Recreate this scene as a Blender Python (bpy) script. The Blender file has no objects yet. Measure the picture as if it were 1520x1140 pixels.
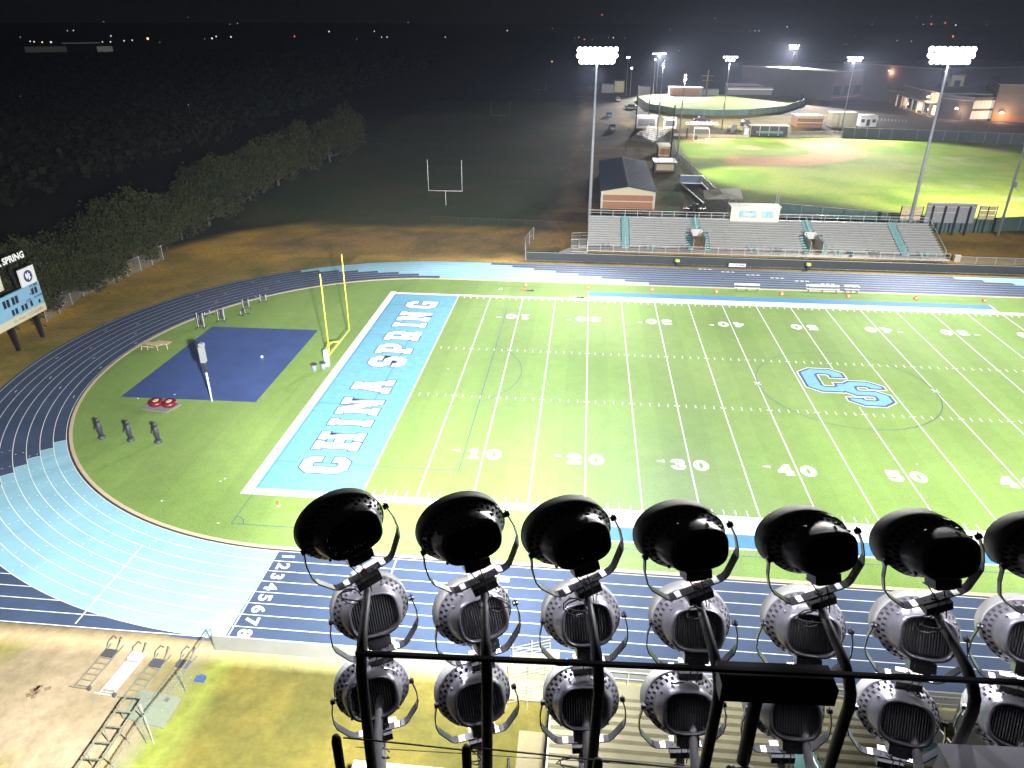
import bpy, bmesh, math, random
import numpy as np
from mathutils import Vector, Matrix
R = math.radians
random.seed(7)
sc = bpy.context.scene
COL = sc.collection

# ------------------------------------------------------------------ camera
CX, CY, CZ = 17.1708, -48.4897, 34.9305
YAW, PITCH, ROLL, FPX = 0.0978772, 0.4602984, 0.0014052, 1086.509
F = Vector((-math.sin(YAW) * math.cos(PITCH), math.cos(YAW) * math.cos(PITCH), -math.sin(PITCH))).normalized()
_r = F.cross(Vector((0, 0, 1))).normalized()
_u = _r.cross(F)
RT = _r * math.cos(ROLL) + _u * math.sin(ROLL)
UP = -_r * math.sin(ROLL) + _u * math.cos(ROLL)
CAM = Vector((CX, CY, CZ))
cd = bpy.data.cameras.new('camera')
cam = bpy.data.objects.new('camera', cd)
COL.objects.link(cam)
m3 = Matrix((RT, UP, -F)).transposed()
cam.matrix_world = Matrix.Translation(CAM) @ m3.to_4x4()
cd.sensor_width = 36.0
cd.lens = FPX / 1520 * 36.0
cd.clip_start, cd.clip_end = 0.1, 20000
sc.camera = cam

# ------------------------------------------------------------------ world, exposure
w = bpy.data.worlds.new('World')
sc.world = w
w.use_nodes = True
nt = w.node_tree
nt.nodes['Background'].inputs[0].default_value = (0.95, 1.0, 1.0, 1)
nt.nodes['Background'].inputs[1].default_value = 0.0038
sc.view_settings.view_transform = 'Standard'
sc.view_settings.look = 'None'
sc.view_settings.exposure = 0.12
sc.view_settings.gamma = 1.0
sc.render.engine = 'CYCLES'
sc.cycles.max_bounces = 5
sc.cycles.transparent_max_bounces = 24
sc.cycles.sample_clamp_indirect = 4.0

# ------------------------------------------------------------------ stadium lamps (the light of the four pole racks)
def look_quat(a, b):
    return (Vector(b) - Vector(a)).to_track_quat('-Z', 'Y')
def spot(name, loc, target, power, angle, blend=0.6, color=(1, 0.98, 0.95), radius=0.8, parent=None):
    l = bpy.data.lights.new(name, 'SPOT')
    l.energy, l.spot_size, l.spot_blend, l.color = power, R(angle), blend, color
    l.shadow_soft_size = radius
    o = bpy.data.objects.new(name, l)
    COL.objects.link(o)
    o.location = loc
    o.rotation_mode = 'QUATERNION'
    o.rotation_quaternion = look_quat(loc, target)
    return o
KW = 1000.0
HAZE = 0.00016
FAR_A, FAR_B = (18.13, 83.0, 29.3), (73.1, 83.0, 29.5)
NEAR_A, NEAR_B = (18.6, -43.2, 30.9), (73.1, -44.0, 30.5)
WC = (0.97, 0.98, 1.0)
for (loc, tgt, p, a) in [
    (FAR_A, (2, 32, 0), 330, 76), (FAR_A, (28, 30, 0), 290, 80), (FAR_A, (10, -14, 0), 330, 62),
    (FAR_B, (48, 34, 0), 380, 84), (FAR_B, (80, 40, 0), 300, 80), (FAR_B, (48, -14, 0), 260, 60),
    (NEAR_A, (-13, 2, 0), 480, 80), (NEAR_A, (20, 20, 0), 260, 72), (NEAR_A, (-4, 42, 0), 340, 50),
    (NEAR_B, (50, 22, 0), 340, 73), (NEAR_B, (78, 22, 0), 230, 84), (NEAR_B, (44, 60, 0), 330, 60)]:
    spot('stadium_beam', loc, tgt, p * KW, a, 0.75, WC)

# ------------------------------------------------------------------ geometry helpers
def ray(px, py):
    return F + RT * ((px - 760) / FPX) + UP * ((570 - py) / FPX)
def onz(px, py, z=0.0):
    d = ray(px, py); return CAM + d * ((z - CZ) / d.z)
def ony(px, py, y):
    d = ray(px, py); return CAM + d * ((y - CY) / d.y)
def onx(px, py, x):
    d = ray(px, py); return CAM + d * ((x - CX) / d.x)
def pix(p):
    d = Vector(p) - CAM; k = d.dot(F)
    return 760 + FPX * d.dot(RT) / k, 570 - FPX * d.dot(UP) / k
def rise(p, top):
    """height above p at which the point shows at picture row top"""
    lo, hi = 0.0, 80.0
    for _ in range(40):
        mid = (lo + hi) / 2
        if pix((p[0], p[1], p[2] + mid))[1] > top: lo = mid
        else: hi = mid
    return lo

class MB:
    def __init__(s): s.v, s.f, s.m, s.k = [], [], [], 0
    def add(s, vs, fs):
        b = len(s.v); s.v += [tuple(x) for x in vs]; s.f += [tuple(b + i for i in f) for f in fs]; s.m += [s.k] * len(fs)
        return s
    def mat(s, k): s.k = k; return s
    def box(s, c, d, rz=0.0, M=None):
        x, y, z = [a / 2 for a in d]
        P = [Vector((sx * x, sy * y, sz * z)) for sz in (-1, 1) for sy in (-1, 1) for sx in (-1, 1)]
        T = M if M is not None else Matrix.Rotation(rz, 4, 'Z')
        c = Vector(c)
        return s.add([(T @ p) + c for p in P], [(0, 2, 3, 1), (4, 5, 7, 6), (0, 1, 5, 4), (1, 3, 7, 5), (3, 2, 6, 7), (2, 0, 4, 6)])
    def bar(s, a, b, wd, ht=None):
        """rectangular bar between two points"""
        a, b = Vector(a), Vector(b); d = b - a; L = d.length
        if L < 1e-6: return s
        ht = ht or wd
        q = d.to_track_quat('Y', 'Z').to_matrix().to_4x4()
        return s.box((a + b) / 2, (wd, L, ht), M=q)
    def tube(s, pts, r, n=8, cap=True):
        pts = [Vector(p) for p in pts]
        rs = r if isinstance(r, (list, tuple)) else [r] * len(pts)
        vs, fs = [], []
        t0 = (pts[1] - pts[0]).normalized()
        ref = Vector((0, 0, 1)) if abs(t0.z) < 0.9 else Vector((1, 0, 0))
        x = t0.cross(ref).normalized()
        for i, p in enumerate(pts):
            t = ((pts[min(i + 1, len(pts) - 1)] - p).normalized() + (p - pts[max(i - 1, 0)]).normalized()).normalized()
            x = (x - t * x.dot(t)).normalized(); y = t.cross(x)
            for j in range(n):
                a = 2 * math.pi * j / n
                vs.append(p + (x * math.cos(a) + y * math.sin(a)) * rs[i])
        for i in range(len(pts) - 1):
            for j in range(n):
                k = (j + 1) % n
                fs.append((i * n + j, i * n + k, (i + 1) * n + k, (i + 1) * n + j))
        if cap:
            fs.append(tuple(range(n - 1, -1, -1))); fs.append(tuple((len(pts) - 1) * n + j for j in range(n)))
        return s.add(vs, fs)
    def cyl(s, c, r, h, n=16, r2=None):
        c = Vector(c); r2 = r if r2 is None else r2
        return s.tube([c, c + Vector((0, 0, h))], [r, r2], n)
    def quad(s, a, b, c, d): return s.add([a, b, c, d], [(0, 1, 2, 3)])
    def prism(s, poly, z0, z1):
        n = len(poly)
        vs = [(x, y, z0) for x, y in poly] + [(x, y, z1) for x, y in poly]
        return s.add(vs, [tuple(range(n - 1, -1, -1)), tuple(range(n, 2 * n))] + [(i, (i + 1) % n, n + (i + 1) % n, n + i) for i in range(n)])
    def build(s, name, mats, parent=None, smooth=False, loc=None):
        me = bpy.data.meshes.new(name)
        me.from_pydata(s.v, [], s.f)
        for m in (mats if isinstance(mats, (list, tuple)) else [mats]): me.materials.append(m)
        if any(s.m): me.polygons.foreach_set('material_index', s.m)
        if smooth: me.polygons.foreach_set('use_smooth', [True] * len(me.polygons))
        me.update()
        o = bpy.data.objects.new(name, me)
        COL.objects.link(o)
        if parent: o.parent = parent
        if loc is not None: o.location = loc
        return o
def empty(name, loc, label, cat, group=None, rz=0.0):
    o = bpy.data.objects.new(name, None); COL.objects.link(o)
    o.empty_display_size = 0.3
    o.location = loc; o.rotation_euler = (0, 0, rz)
    return tag(o, label, cat, group)
def tag(o, label, cat, group=None, kind=None):
    if label: o['label'] = label
    if cat: o['category'] = cat
    if group: o['group'] = group
    if kind: o['kind'] = kind
    return o
def struct(o): o['kind'] = 'structure'; return o
def dup(root, loc=None, rz=None, label=None, group=None, parent=None):
    r = root.copy(); COL.objects.link(r)
    if loc is not None: r.location = loc
    if rz is not None: r.rotation_euler = (0, 0, rz)
    if label: r['label'] = label
    if group: r['group'] = group
    if parent: r.parent = parent
    for ch in list(root.children): dup(ch, parent=r)
    return r

# ------------------------------------------------------------------ materials
def mat(name, col, rough=0.7, metal=0.0, var=0.0, scale=4.0, col2=None, bump=0.0, bscale=None, spec=0.5):
    m = bpy.data.materials.new(name); m.use_nodes = True
    n = m.node_tree; b = n.nodes['Principled BSDF']
    b.inputs['Base Color'].default_value = (*col, 1); b.inputs['Roughness'].default_value = rough; b.inputs['Metallic'].default_value = metal
    b.inputs['Specular IOR Level'].default_value = spec
    if var or col2:
        tc = n.nodes.new('ShaderNodeTexCoord'); nz = n.nodes.new('ShaderNodeTexNoise'); rp = n.nodes.new('ShaderNodeValToRGB')
        nz.inputs['Scale'].default_value = scale; nz.inputs['Detail'].default_value = 5; nz.inputs['Roughness'].default_value = 0.65
        c2 = col2 or tuple(c * (1 + var) for c in col); c1 = col if col2 else tuple(c * (1 - var) for c in col)
        rp.color_ramp.elements[0].position, rp.color_ramp.elements[1].position = 0.32, 0.68
        rp.color_ramp.elements[0].color = (*c1, 1); rp.color_ramp.elements[1].color = (*c2, 1)
        n.links.new(tc.outputs['Object'], nz.inputs['Vector']); n.links.new(nz.outputs['Fac'], rp.inputs['Fac']); n.links.new(rp.outputs['Color'], b.inputs['Base Color'])
    if bump:
        tc = n.nodes.new('ShaderNodeTexCoord'); nz = n.nodes.new('ShaderNodeTexNoise'); bp = n.nodes.new('ShaderNodeBump')
        nz.inputs['Scale'].default_value = bscale or scale * 4; nz.inputs['Detail'].default_value = 4
        bp.inputs['Strength'].default_value = bump; bp.inputs['Distance'].default_value = 0.03
        n.links.new(tc.outputs['Object'], nz.inputs['Vector']); n.links.new(nz.outputs['Fac'], bp.inputs['Height']); n.links.new(bp.outputs['Normal'], b.inputs['Normal'])
    return m
def emis(name, col, st, sampled=False):
    m = bpy.data.materials.new(name); m.use_nodes = True
    b = m.node_tree.nodes['Principled BSDF']
    b.inputs['Base Color'].default_value = (0.8, 0.8, 0.8, 1)
    b.inputs['Emission Color'].default_value = (*col, 1); b.inputs['Emission Strength'].default_value = st
    if not sampled: m.cycles.emission_sampling = 'NONE'
    return m
def mesh_screen(name, col, cover, scale=0.0):
    """chain link / netting: partly see-through sheet"""
    m = bpy.data.materials.new(name); m.use_nodes = True
    n = m.node_tree; b = n.nodes['Principled BSDF']; b.inputs['Base Color'].default_value = (*col, 1); b.inputs['Roughness'].default_value = 0.5
    t = n.nodes.new('ShaderNodeBsdfTransparent'); mx = n.nodes.new('ShaderNodeMixShader'); out = n.nodes['Material Output']
    mx.inputs[0].default_value = cover
    n.links.new(t.outputs[0], mx.inputs[1]); n.links.new(b.outputs[0], mx.inputs[2]); n.links.new(mx.outputs[0], out.inputs[0])
    return m

M = {}
M['line'] = mat('field_paint', (0.80, 0.80, 0.78), 0.8, var=0.04, scale=3)
M['paint_navy'] = mat('navy_paint', (0.02, 0.045, 0.13), 0.8, var=0.15, scale=2)
M['paint_blue'] = mat('light_blue_turf', (0.12, 0.33, 0.44), 0.85, var=0.10, scale=1.2, bump=0.2, bscale=30)
M['paint_mid'] = mat('sideline_blue_turf', (0.055, 0.20, 0.42), 0.85, var=0.08, scale=1.0)
M['logo_blue'] = mat('logo_blue', (0.13, 0.33, 0.46), 0.85, var=0.08, scale=1.0)
M['court'] = mat('court_navy', (0.042, 0.074, 0.20), 0.6, var=0.14, scale=0.35, col2=None)
M['track'] = mat('track_navy', (0.036, 0.060, 0.112), 0.75, var=0.16, scale=0.3, bump=0.3, bscale=60)
M['track_light'] = mat('track_light_blue', (0.25, 0.475, 0.56), 0.75, var=0.10, scale=0.22, bump=.2, bscale=50)
M['curb'] = mat('track_curb', (0.52, 0.42, 0.27), 0.85, var=0.08, scale=1.5)
M['drain'] = mat('drain_slot', (0.05, 0.04, 0.035), 0.8)
M['steel'] = mat('galvanised_steel', (0.50, 0.50, 0.48), 0.45, 0.4, var=0.12, scale=3)
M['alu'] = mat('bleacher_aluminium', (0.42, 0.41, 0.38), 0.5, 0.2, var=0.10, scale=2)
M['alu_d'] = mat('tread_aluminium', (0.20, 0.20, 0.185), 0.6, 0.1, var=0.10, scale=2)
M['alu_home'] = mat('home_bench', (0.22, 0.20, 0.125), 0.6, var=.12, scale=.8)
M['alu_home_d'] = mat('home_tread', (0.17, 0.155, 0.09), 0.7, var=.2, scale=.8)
M['teal'] = mat('teal_step', (0.14, 0.30, 0.29), 0.6, var=0.1, scale=2)
M['concrete'] = mat('concrete', (0.40, 0.38, 0.32), 0.85, var=0.12, scale=1.2)
M['screen_dark'] = mat('dark_windscreen', (0.018, 0.026, 0.028), 0.7, var=0.15, scale=0.6)
M['screen_green'] = mat('green_windscreen', (0.055, 0.10, 0.085), 0.7, var=0.2, scale=0.4)
M['chain'] = mesh_screen('chain_link', (0.35, 0.36, 0.34), 0.22)
M['net'] = mesh_screen('safety_net', (0.2, 0.2, 0.22), 0.12)
M['yellow'] = mat('goal_yellow', (0.75, 0.68, 0.05), 0.4)
M['pad'] = mat('pad_pale_blue', (0.42, 0.58, 0.62), 0.6, var=0.08, scale=3)
M['bin'] = mat('grey_bin', (0.16, 0.17, 0.20), 0.5, var=0.1, scale=4)
M['orange'] = mat('marker_orange', (0.70, 0.13, 0.03), 0.6, var=0.1, scale=5)
M['red'] = mat('red_vinyl', (0.14, 0.008, 0.012), 0.4, var=0.2, scale=5)
M['white'] = mat('white_paint', (0.75, 0.75, 0.74), 0.5, var=0.05, scale=3)
M['black'] = mat('black_vinyl', (0.02, 0.02, 0.022), 0.5, var=0.2, scale=5)
M['dummy'] = mat('dummy_charcoal', (0.045, 0.045, 0.055), 0.5, var=0.25, scale=4)
M['tan'] = mat('tan_board', (0.50, 0.40, 0.25), 0.8, var=0.15, scale=3)
M['brick'] = mat('red_brick', (0.30, 0.14, 0.07), 0.85, var=0.12, scale=6)
M['cream'] = mat('cream_metal', (0.50, 0.44, 0.28), 0.7, var=0.05, scale=1)
M['roof'] = mat('blue_grey_roof', (0.030, 0.050, 0.075), 0.85, var=0.12, scale=0.7)
M['grey'] = mat('grey_metal', (0.22, 0.22, 0.23), 0.6, var=0.12, scale=2)
M['dgrey'] = mat('dark_grey_metal', (0.05, 0.05, 0.055), 0.6, var=0.15, scale=2)
M['purple'] = mat('grey_purple_wall', (0.22, 0.20, 0.24), 0.8, var=0.1, scale=1)
M['glass'] = mat('dark_glass', (0.02, 0.03, 0.04), 0.1)
M['pole_grey'] = mat('pole_grey', (0.26, 0.27, 0.28), 0.6, 0.2, var=0.12, scale=.6)
M['frame_dim'] = mat('weathered_frame', (0.16, 0.165, 0.12), 0.6, 0.2, var=0.2, scale=3)
M['wood'] = mat('pole_wood', (0.07, 0.045, 0.03), 0.85, var=0.2, scale=2)
M['asphalt'] = mat('asphalt', (0.055, 0.05, 0.05), 0.85, var=0.15, scale=0.4)
M['lens'] = emis('lamp_lens', (0.96, 0.95, 1.0), 40)
M['lens_far'] = emis('field_lamp_lens', (0.95, 0.97, 1.0), 30)
M['warm'] = emis('warm_lamp', (1.0, 0.62, 0.38), 4)
M['dot_white'] = emis('town_lamp_white', (0.85, 0.92, 1.0), 1.5)
M['dot_dim'] = emis('town_lamp_dim', (0.8, 0.9, 0.8), 0.5)
M['dot_red'] = emis('town_lamp_red', (1.0, 0.10, 0.06), 3.0)
M['dot_orange'] = emis('town_lamp_orange', (1.0, 0.5, 0.2), 3.0)
M['window_lit'] = emis('lit_window', (1.0, 0.8, 0.5), 0.32)

# ------------------------------------------------------------------ outlines of slab letters and digits
def curve_mesh(name, loops_list, grow, z, mtl, xf):
    """flat filled shape from closed loops (outer and holes); grow widens it; xf maps (u, v) to (x, y)"""
    cu = bpy.data.curves.new(name, 'CURVE'); cu.dimensions = '2D'; cu.fill_mode = 'BOTH'
    for loop in loops_list:
        sp = cu.splines.new('POLY'); sp.points.add(len(loop) - 1)
        for i, (x, y) in enumerate(loop): sp.points[i].co = (x, y, 0, 1)
        sp.use_cyclic_u = True
    cu.offset = grow
    return flatten(name, cu, z, mtl, xf)
def flatten(name, cu, z, mtl, xf, parent=None):
    tmp = bpy.data.objects.new('temp', cu); COL.objects.link(tmp)
    dg = bpy.context.evaluated_depsgraph_get(); dg.update()
    me = bpy.data.meshes.new_from_object(tmp.evaluated_get(dg))
    bpy.data.objects.remove(tmp); bpy.data.curves.remove(cu)
    for v in me.vertices:
        q = xf(v.co.x, v.co.y); v.co = q if len(q) == 3 else (q[0], q[1], z)
    me.materials.clear(); me.materials.append(mtl); me.name = name; me.update()
    o = bpy.data.objects.new(name, me); COL.objects.link(o)
    if parent: o.parent = parent
    return o
def ell(cx, cy, rx, ry, n=20): return [(cx + rx * math.cos(2 * math.pi * i / n), cy + ry * math.sin(2 * math.pi * i / n)) for i in range(n)]
G = {
 'C': [[(1.8,0),(5.0,0),(6.6,1.6),(6.6,3.7),(4.5,3.7),(4.5,2.6),(4.1,2.2),(2.7,2.2),(2.3,2.6),(2.3,7.4),(2.7,7.8),(4.1,7.8),(4.5,7.4),(4.5,6.3),(6.6,6.3),(6.6,8.4),(5.0,10),(1.8,10),(0,8.2),(0,1.8)]],
 'H': [[(0,0),(3.3,0),(3.3,1.8),(2.7,1.8),(2.7,4),(4.8,4),(4.8,1.8),(4.2,1.8),(4.2,0),(7.5,0),(7.5,1.8),(6.9,1.8),(6.9,8.2),(7.5,8.2),(7.5,10),(4.2,10),(4.2,8.2),(4.8,8.2),(4.8,6),(2.7,6),(2.7,8.2),(3.3,8.2),(3.3,10),(0,10),(0,8.2),(.6,8.2),(.6,1.8),(0,1.8)]],
 'I': [[(0,0),(3.3,0),(3.3,1.8),(2.7,1.8),(2.7,8.2),(3.3,8.2),(3.3,10),(0,10),(0,8.2),(.6,8.2),(.6,1.8),(0,1.8)]],
 'N': [[(0,0),(3.3,0),(3.3,1.8),(2.6,1.8),(2.6,6.0),(5.6,0),(7.4,0),(7.4,8.2),(8.1,8.2),(8.1,10),(4.8,10),(4.8,8.2),(5.5,8.2),(5.5,4.6),(2.8,10),(0,10),(0,8.2),(.7,8.2),(.7,1.8),(0,1.8)]],
 'A': [[(0,0),(3.1,0),(3.1,1.8),(2.75,1.8),(3.0,2.8),(4.6,2.8),(4.85,1.8),(4.5,1.8),(4.5,0),(7.6,0),(7.6,1.8),(7.0,1.8),(5.3,8.2),(5.9,8.2),(5.9,10),(1.7,10),(1.7,8.2),(2.3,8.2),(.6,1.8),(0,1.8)], [(3.4,4.5),(4.2,4.5),(3.8,6.6)]],
 'S': [[(1.8,0),(4.8,0),(6.6,1.8),(6.6,4.4),(5,6.0),(2.5,6.0),(2.2,6.3),(2.2,7.5),(2.6,7.9),(4,7.9),(4.4,7.5),(4.4,6.8),(6.6,6.8),(6.6,8.2),(4.8,10),(1.8,10),(0,8.2),(0,5.6),(1.6,4),(4.1,4),(4.4,3.7),(4.4,2.5),(4,2.1),(2.6,2.1),(2.2,2.5),(2.2,3.2),(0,3.2),(0,1.8)]],
 'P': [[(0,0),(3.6,0),(3.6,1.8),(2.9,1.8),(2.9,3.4),(5,3.4),(6.8,5.2),(6.8,8.2),(5,10),(0,10),(0,8.2),(.7,8.2),(.7,1.8),(0,1.8)], [(2.9,5.4),(4.2,5.4),(4.6,5.8),(4.6,7.6),(4.2,8),(2.9,8)]],
 'R': [[(0,0),(3.5,0),(3.5,1.8),(2.9,1.8),(2.9,3.4),(3.9,3.4),(4.1,0),(7.0,0),(7.0,1.8),(6.4,1.8),(6.1,4.0),(6.8,5.0),(6.8,8.2),(5,10),(0,10),(0,8.2),(.7,8.2),(.7,1.8),(0,1.8)], [(2.9,5.4),(4.2,5.4),(4.6,5.8),(4.6,7.6),(4.2,8),(2.9,8)]],
 'G': [[(1.8,0),(6.6,0),(6.6,5),(3.6,5),(3.6,3.4),(4.4,3.4),(4.4,2.2),(2.7,2.2),(2.3,2.6),(2.3,7.4),(2.7,7.8),(4.0,7.8),(4.4,7.4),(4.4,6.5),(6.6,6.5),(6.6,8.2),(4.8,10),(1.8,10),(0,8.2),(0,1.8)]],
 '0': [ell(3.4, 5, 3.4, 5.0), ell(3.4, 5, 1.0, 2.9)],
 '1': [[(0,0),(5,0),(5,1.6),(3.9,1.6),(3.9,10),(2.2,10),(0,8.6),(0,7),(1.5,7.3),(1.5,1.6),(0,1.6)]],
 '2': [[(0,0),(6.4,0),(6.4,2.9),(5,2.3),(3.2,2.3),(6.2,5.4),(6.4,7.6),(5.4,9.4),(3.4,10),(1.4,9.6),(0,8),(0,6.4),(2.2,6.4),(2.6,7.6),(3.4,8),(4,7.4),(3.9,6.6),(0,2)]],
 '3': [[(3.2,0),(5.4,.6),(6.4,2.2),(6.4,4),(5.2,5.2),(6.2,6.2),(6.2,8),(5.2,9.5),(3.2,10),(1,9.4),(0,7.8),(0,6.8),(2.2,6.8),(2.6,7.8),(3.2,8.1),(3.9,7.6),(3.9,6.6),(3.3,6.0),(2.2,6),(2.2,4.4),(3.3,4.4),(4,3.7),(4,2.5),(3.3,1.9),(2.6,2.2),(2.2,3.2),(0,3.2),(0,2.2),(1,.6)]],
 '4': [[(3.2,0),(6.6,0),(6.6,1.6),(5.8,1.6),(5.8,2.6),(6.6,2.6),(6.6,4.2),(5.8,4.2),(5.8,10),(3.4,10),(0,4.2),(0,2.6),(3.6,2.6),(3.6,1.6),(3.2,1.6)], [(2.2,4.2),(3.6,4.2),(3.6,6.9)]],
 '5': [[(3.1,0),(5.4,.6),(6.4,2.2),(6.4,4.4),(5.2,6.1),(3.2,6.5),(2.3,6.2),(2.4,7.8),(6,7.8),(6,10),(.5,10),(.1,4.6),(2.2,4.2),(2.9,4.7),(3.6,4.4),(4,3.3),(3.6,2.1),(2.9,1.9),(2.2,2.6),(0,2.6),(.8,.7)]],
}
def glyph(ch, scale, ox, sx=1.0):
    return [[(ox + x * scale * sx, y * scale) for x, y in l] for l in G[ch]]
def text_obj(name, body, size, mtl, xf, z=0.0, bold=0.0, align='CENTER', parent=None):
    cu = bpy.data.curves.new(name, 'FONT'); cu.body = body; cu.size = size; cu.align_x = align; cu.align_y = 'CENTER'; cu.offset = bold; cu.resolution_u = 3
    return flatten(name, cu, z, mtl, xf, parent)

# ------------------------------------------------------------------ ground: one sheet out to the horizon, its soil colour per vertex
def vnoise(x, y, s, seed=0):
    x, y = x / s + seed * 17.3, y / s + seed * 9.1
    xi, yi = np.floor(x), np.floor(y); fx, fy = x - xi, y - yi
    fx, fy = fx * fx * (3 - 2 * fx), fy * fy * (3 - 2 * fy)
    h = lambda a, b: np.modf(np.abs(np.sin(a * 127.1 + b * 311.7 + seed * 7.7) * 43758.5453))[0]
    return (h(xi, yi) * (1 - fx) + h(xi + 1, yi) * fx) * (1 - fy) + (h(xi, yi + 1) * (1 - fx) + h(xi + 1, yi + 1) * fx) * fy
def fbm(x, y, s, seed=0): return 0.5 * vnoise(x, y, s, seed) + 0.3 * vnoise(x, y, s / 2.3, seed + 1) + 0.2 * vnoise(x, y, s / 5.1, seed + 2)
def sdpoly(x, y, P):
    d = np.full(x.shape, 1e9); s = np.ones(x.shape)
    n = len(P)
    for i in range(n):
        ax, ay = P[i]; bx, by = P[i - 1]
        ex, ey = bx - ax, by - ay; wx, wy = x - ax, y - ay
        t = np.clip((wx * ex + wy * ey) / (ex * ex + ey * ey), 0, 1)
        d = np.minimum(d, (wx - ex * t) ** 2 + (wy - ey * t) ** 2)
        c1, c2, c3 = y >= ay, y < by, ex * wy > ey * wx
        s = np.where((c1 & c2 & c3) | (~c1 & ~c2 & ~c3), -s, s)
    return s * np.sqrt(d)
def ss(a, b, v):
    t = np.clip((v - a) / (b - a), 0, 1); return t * t * (3 - 2 * t)
def gp(px, py): p = onz(px, py); return (p.x, p.y)
gx = np.concatenate([[-9000, -4000, -2000, -1000, -500, -250, -150, -110], np.arange(-90, 186, 1.2), [200, 230, 280, 400, 700, 1500, 3500, 9000]])
gy = np.concatenate([[-2000, -600, -250, -120, -80], np.arange(-58, 262, 1.2), np.arange(263, 420, 3.0), [440, 480, 560, 700, 1000, 1600, 3000, 6000, 12000]])
X, Y = np.meshgrid(gx, gy)
C = np.zeros(X.shape + (3,)); C[:] = (0.035, 0.038, 0.018)
def lay(mask, col, col2=None, s=6.0, seed=1, k=2.5):
    global C
    a = np.array(col)
    if col2 is not None:
        f = ss(0.5 - 0.5 / k, 0.5 + 0.5 / k, fbm(X, Y, s, seed))[..., None]; a = a * (1 - f) + np.array(col2) * f
    m = np.clip(mask, 0, 1)[..., None]; C = C * (1 - m) + a * m
inside = lambda P, soft, wob=0.0, seed=3: ss(soft, -soft, sdpoly(X, Y, P) + wob * (fbm(X, Y, 9, seed) - 0.5) * 2)
# banks and verge round the stadium
lay(inside([(-74, -14), (-57, 8), (-57, 42), (-56, 60), (-48, 76), (-30, 96), (16, 104), (60, 96), (130, 90), (130, -14), (10, -14)], 2.0, 2.0), (0.56, 0.34, 0.065), (0.30, 0.21, 0.05), 7, 1)
lay(inside([(8, 65.6), (130, 65.6), (130, 72), (8, 72)], .3), (0.15, 0.125, 0.075), (0.10, 0.09, 0.055), 4, 31)
lay(inside([(-44, 70), (-30, 84), (14, 84), (14, 67), (-20, 67)], 2, 1.5), (0.36, 0.22, 0.07), (0.20, 0.15, 0.05), 5, 6)
lay(ss(50, 43.5, np.hypot(X + 3.66, Y - 24.4) + (fbm(X, Y, 5, 9) - .5) * 5) * (X < -20), (0.17, 0.15, 0.035), (0.30, 0.21, 0.06), 3.5, 8)
# practice ground beyond and the track road beside it
lay(inside([(-52, 86), (12, 86), (6, 330), (-60, 330)], 4, 3), (0.045, 0.07, 0.018), (0.075, 0.075, 0.03), 14, 4)
lay(inside([(12, 92), (36, 92), (38, 118), (46, 150), (36, 190), (34, 300), (38, 420), (8, 420), (14, 300), (12, 150)], 2.0, 1.5), (0.20, 0.145, 0.075), (0.14, 0.10, 0.05), 5, 5)
lay(inside([(16, 190), (29, 190), (31, 420), (20, 420)], 1.5, 0.5), (0.085, 0.075, 0.065), (0.11, 0.095, 0.08), 6, 5)
lay(inside([(32, 100), (44, 106), (47, 140), (40, 180), (37, 190), (35, 178), (37, 150), (34, 122)], 1.2, 1.5), (0.055, 0.10, 0.02), (0.12, 0.10, 0.03), 4, 11)
# near side
lay(inside([(-70, -16.9), (200, -16.9), (200, -60), (-70, -60)], 0.3, 0.0), (0.13, 0.108, 0.022), (0.085, 0.078, 0.018), 2.6, 12)
nl = ss(-3.5, -9.5, X + 0.25 * (Y + 20) + (fbm(X, Y, 5, 13) - .5) * 6) * (Y < -16.6)
lay(nl, (0.29, 0.225, 0.14), (0.22, 0.175, 0.10), 4, 14)
lay(nl * ss(.53, .68, fbm(X, Y, 3.2, 15)), (0.20, 0.19, 0.05))
lay(ss(.55, .70, fbm(X, Y, 3.0, 16)) * ss(-17.5, -18.5, Y) * ss(-21.5, -20, Y) * ss(-11, -13, X), (0.17, 0.24, 0.07))
lay(inside([(-4.2, -17.3), (-3.2, -17.3), (-3.4, -28), (-6.5, -28), (-5.0, -22)], 0.6, .3), (0.15, 0.17, 0.03))
lay(inside([(-70, -16.1), (-3.6, -16.1), (-3.6, -17.9), (-70, -17.9)], 0.25, 0.3), (0.50, 0.37, 0.20), (0.44, 0.33, 0.18), 3, 17)
lay(inside([(-3.6, -16.1), (200, -16.1), (200, -17.3), (-3.6, -17.3)], 0.2, 0.1), (0.42, 0.40, 0.16))
# baseball and softball grounds
bb = [gp(1003, 207), gp(1115, 204), gp(1190, 205), gp(1250, 205), gp(1380, 208), gp(1560, 216), (160, 99), (94, 95.5), (80, 97), (58, 104), (52, 112), gp(1040, 268)]
lay(inside(bb, 1.2), (0.105, 0.19, 0.010), (0.19, 0.245, 0.030), 10, 21, 2.2)
lay(inside(bb, 2) * ss(0.55, 0.8, fbm(X, Y, 14, 23)) * .75 * ss(85, 110, X), (0.26, 0.26, 0.13))
dirt = [gp(*p) for p in [(1150, 207), (1205, 209), (1255, 216), (1283, 226), (1283, 233), (1250, 240), (1200, 246), (1130, 247), (1080, 242), (1068, 236), (1090, 231), (1140, 233), (1190, 231), (1208, 226), (1190, 219), (1160, 212)]]
lay(inside(dirt, 1.5, 0.5), (0.42, 0.22, 0.09), (0.34, 0.18, 0.07), 6, 24)
lay(inside([gp(*p) for p in [(1015, 203), (1075, 202), (1085, 207), (1060, 213), (1020, 211)]], 2.5), (0.40, 0.28, 0.13))
lay(ss(4.5, 2.5, np.hypot(X - gp(1112, 219)[0], (Y - gp(1112, 219)[1]) * .8)), (0.42, 0.25, 0.12))
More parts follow.
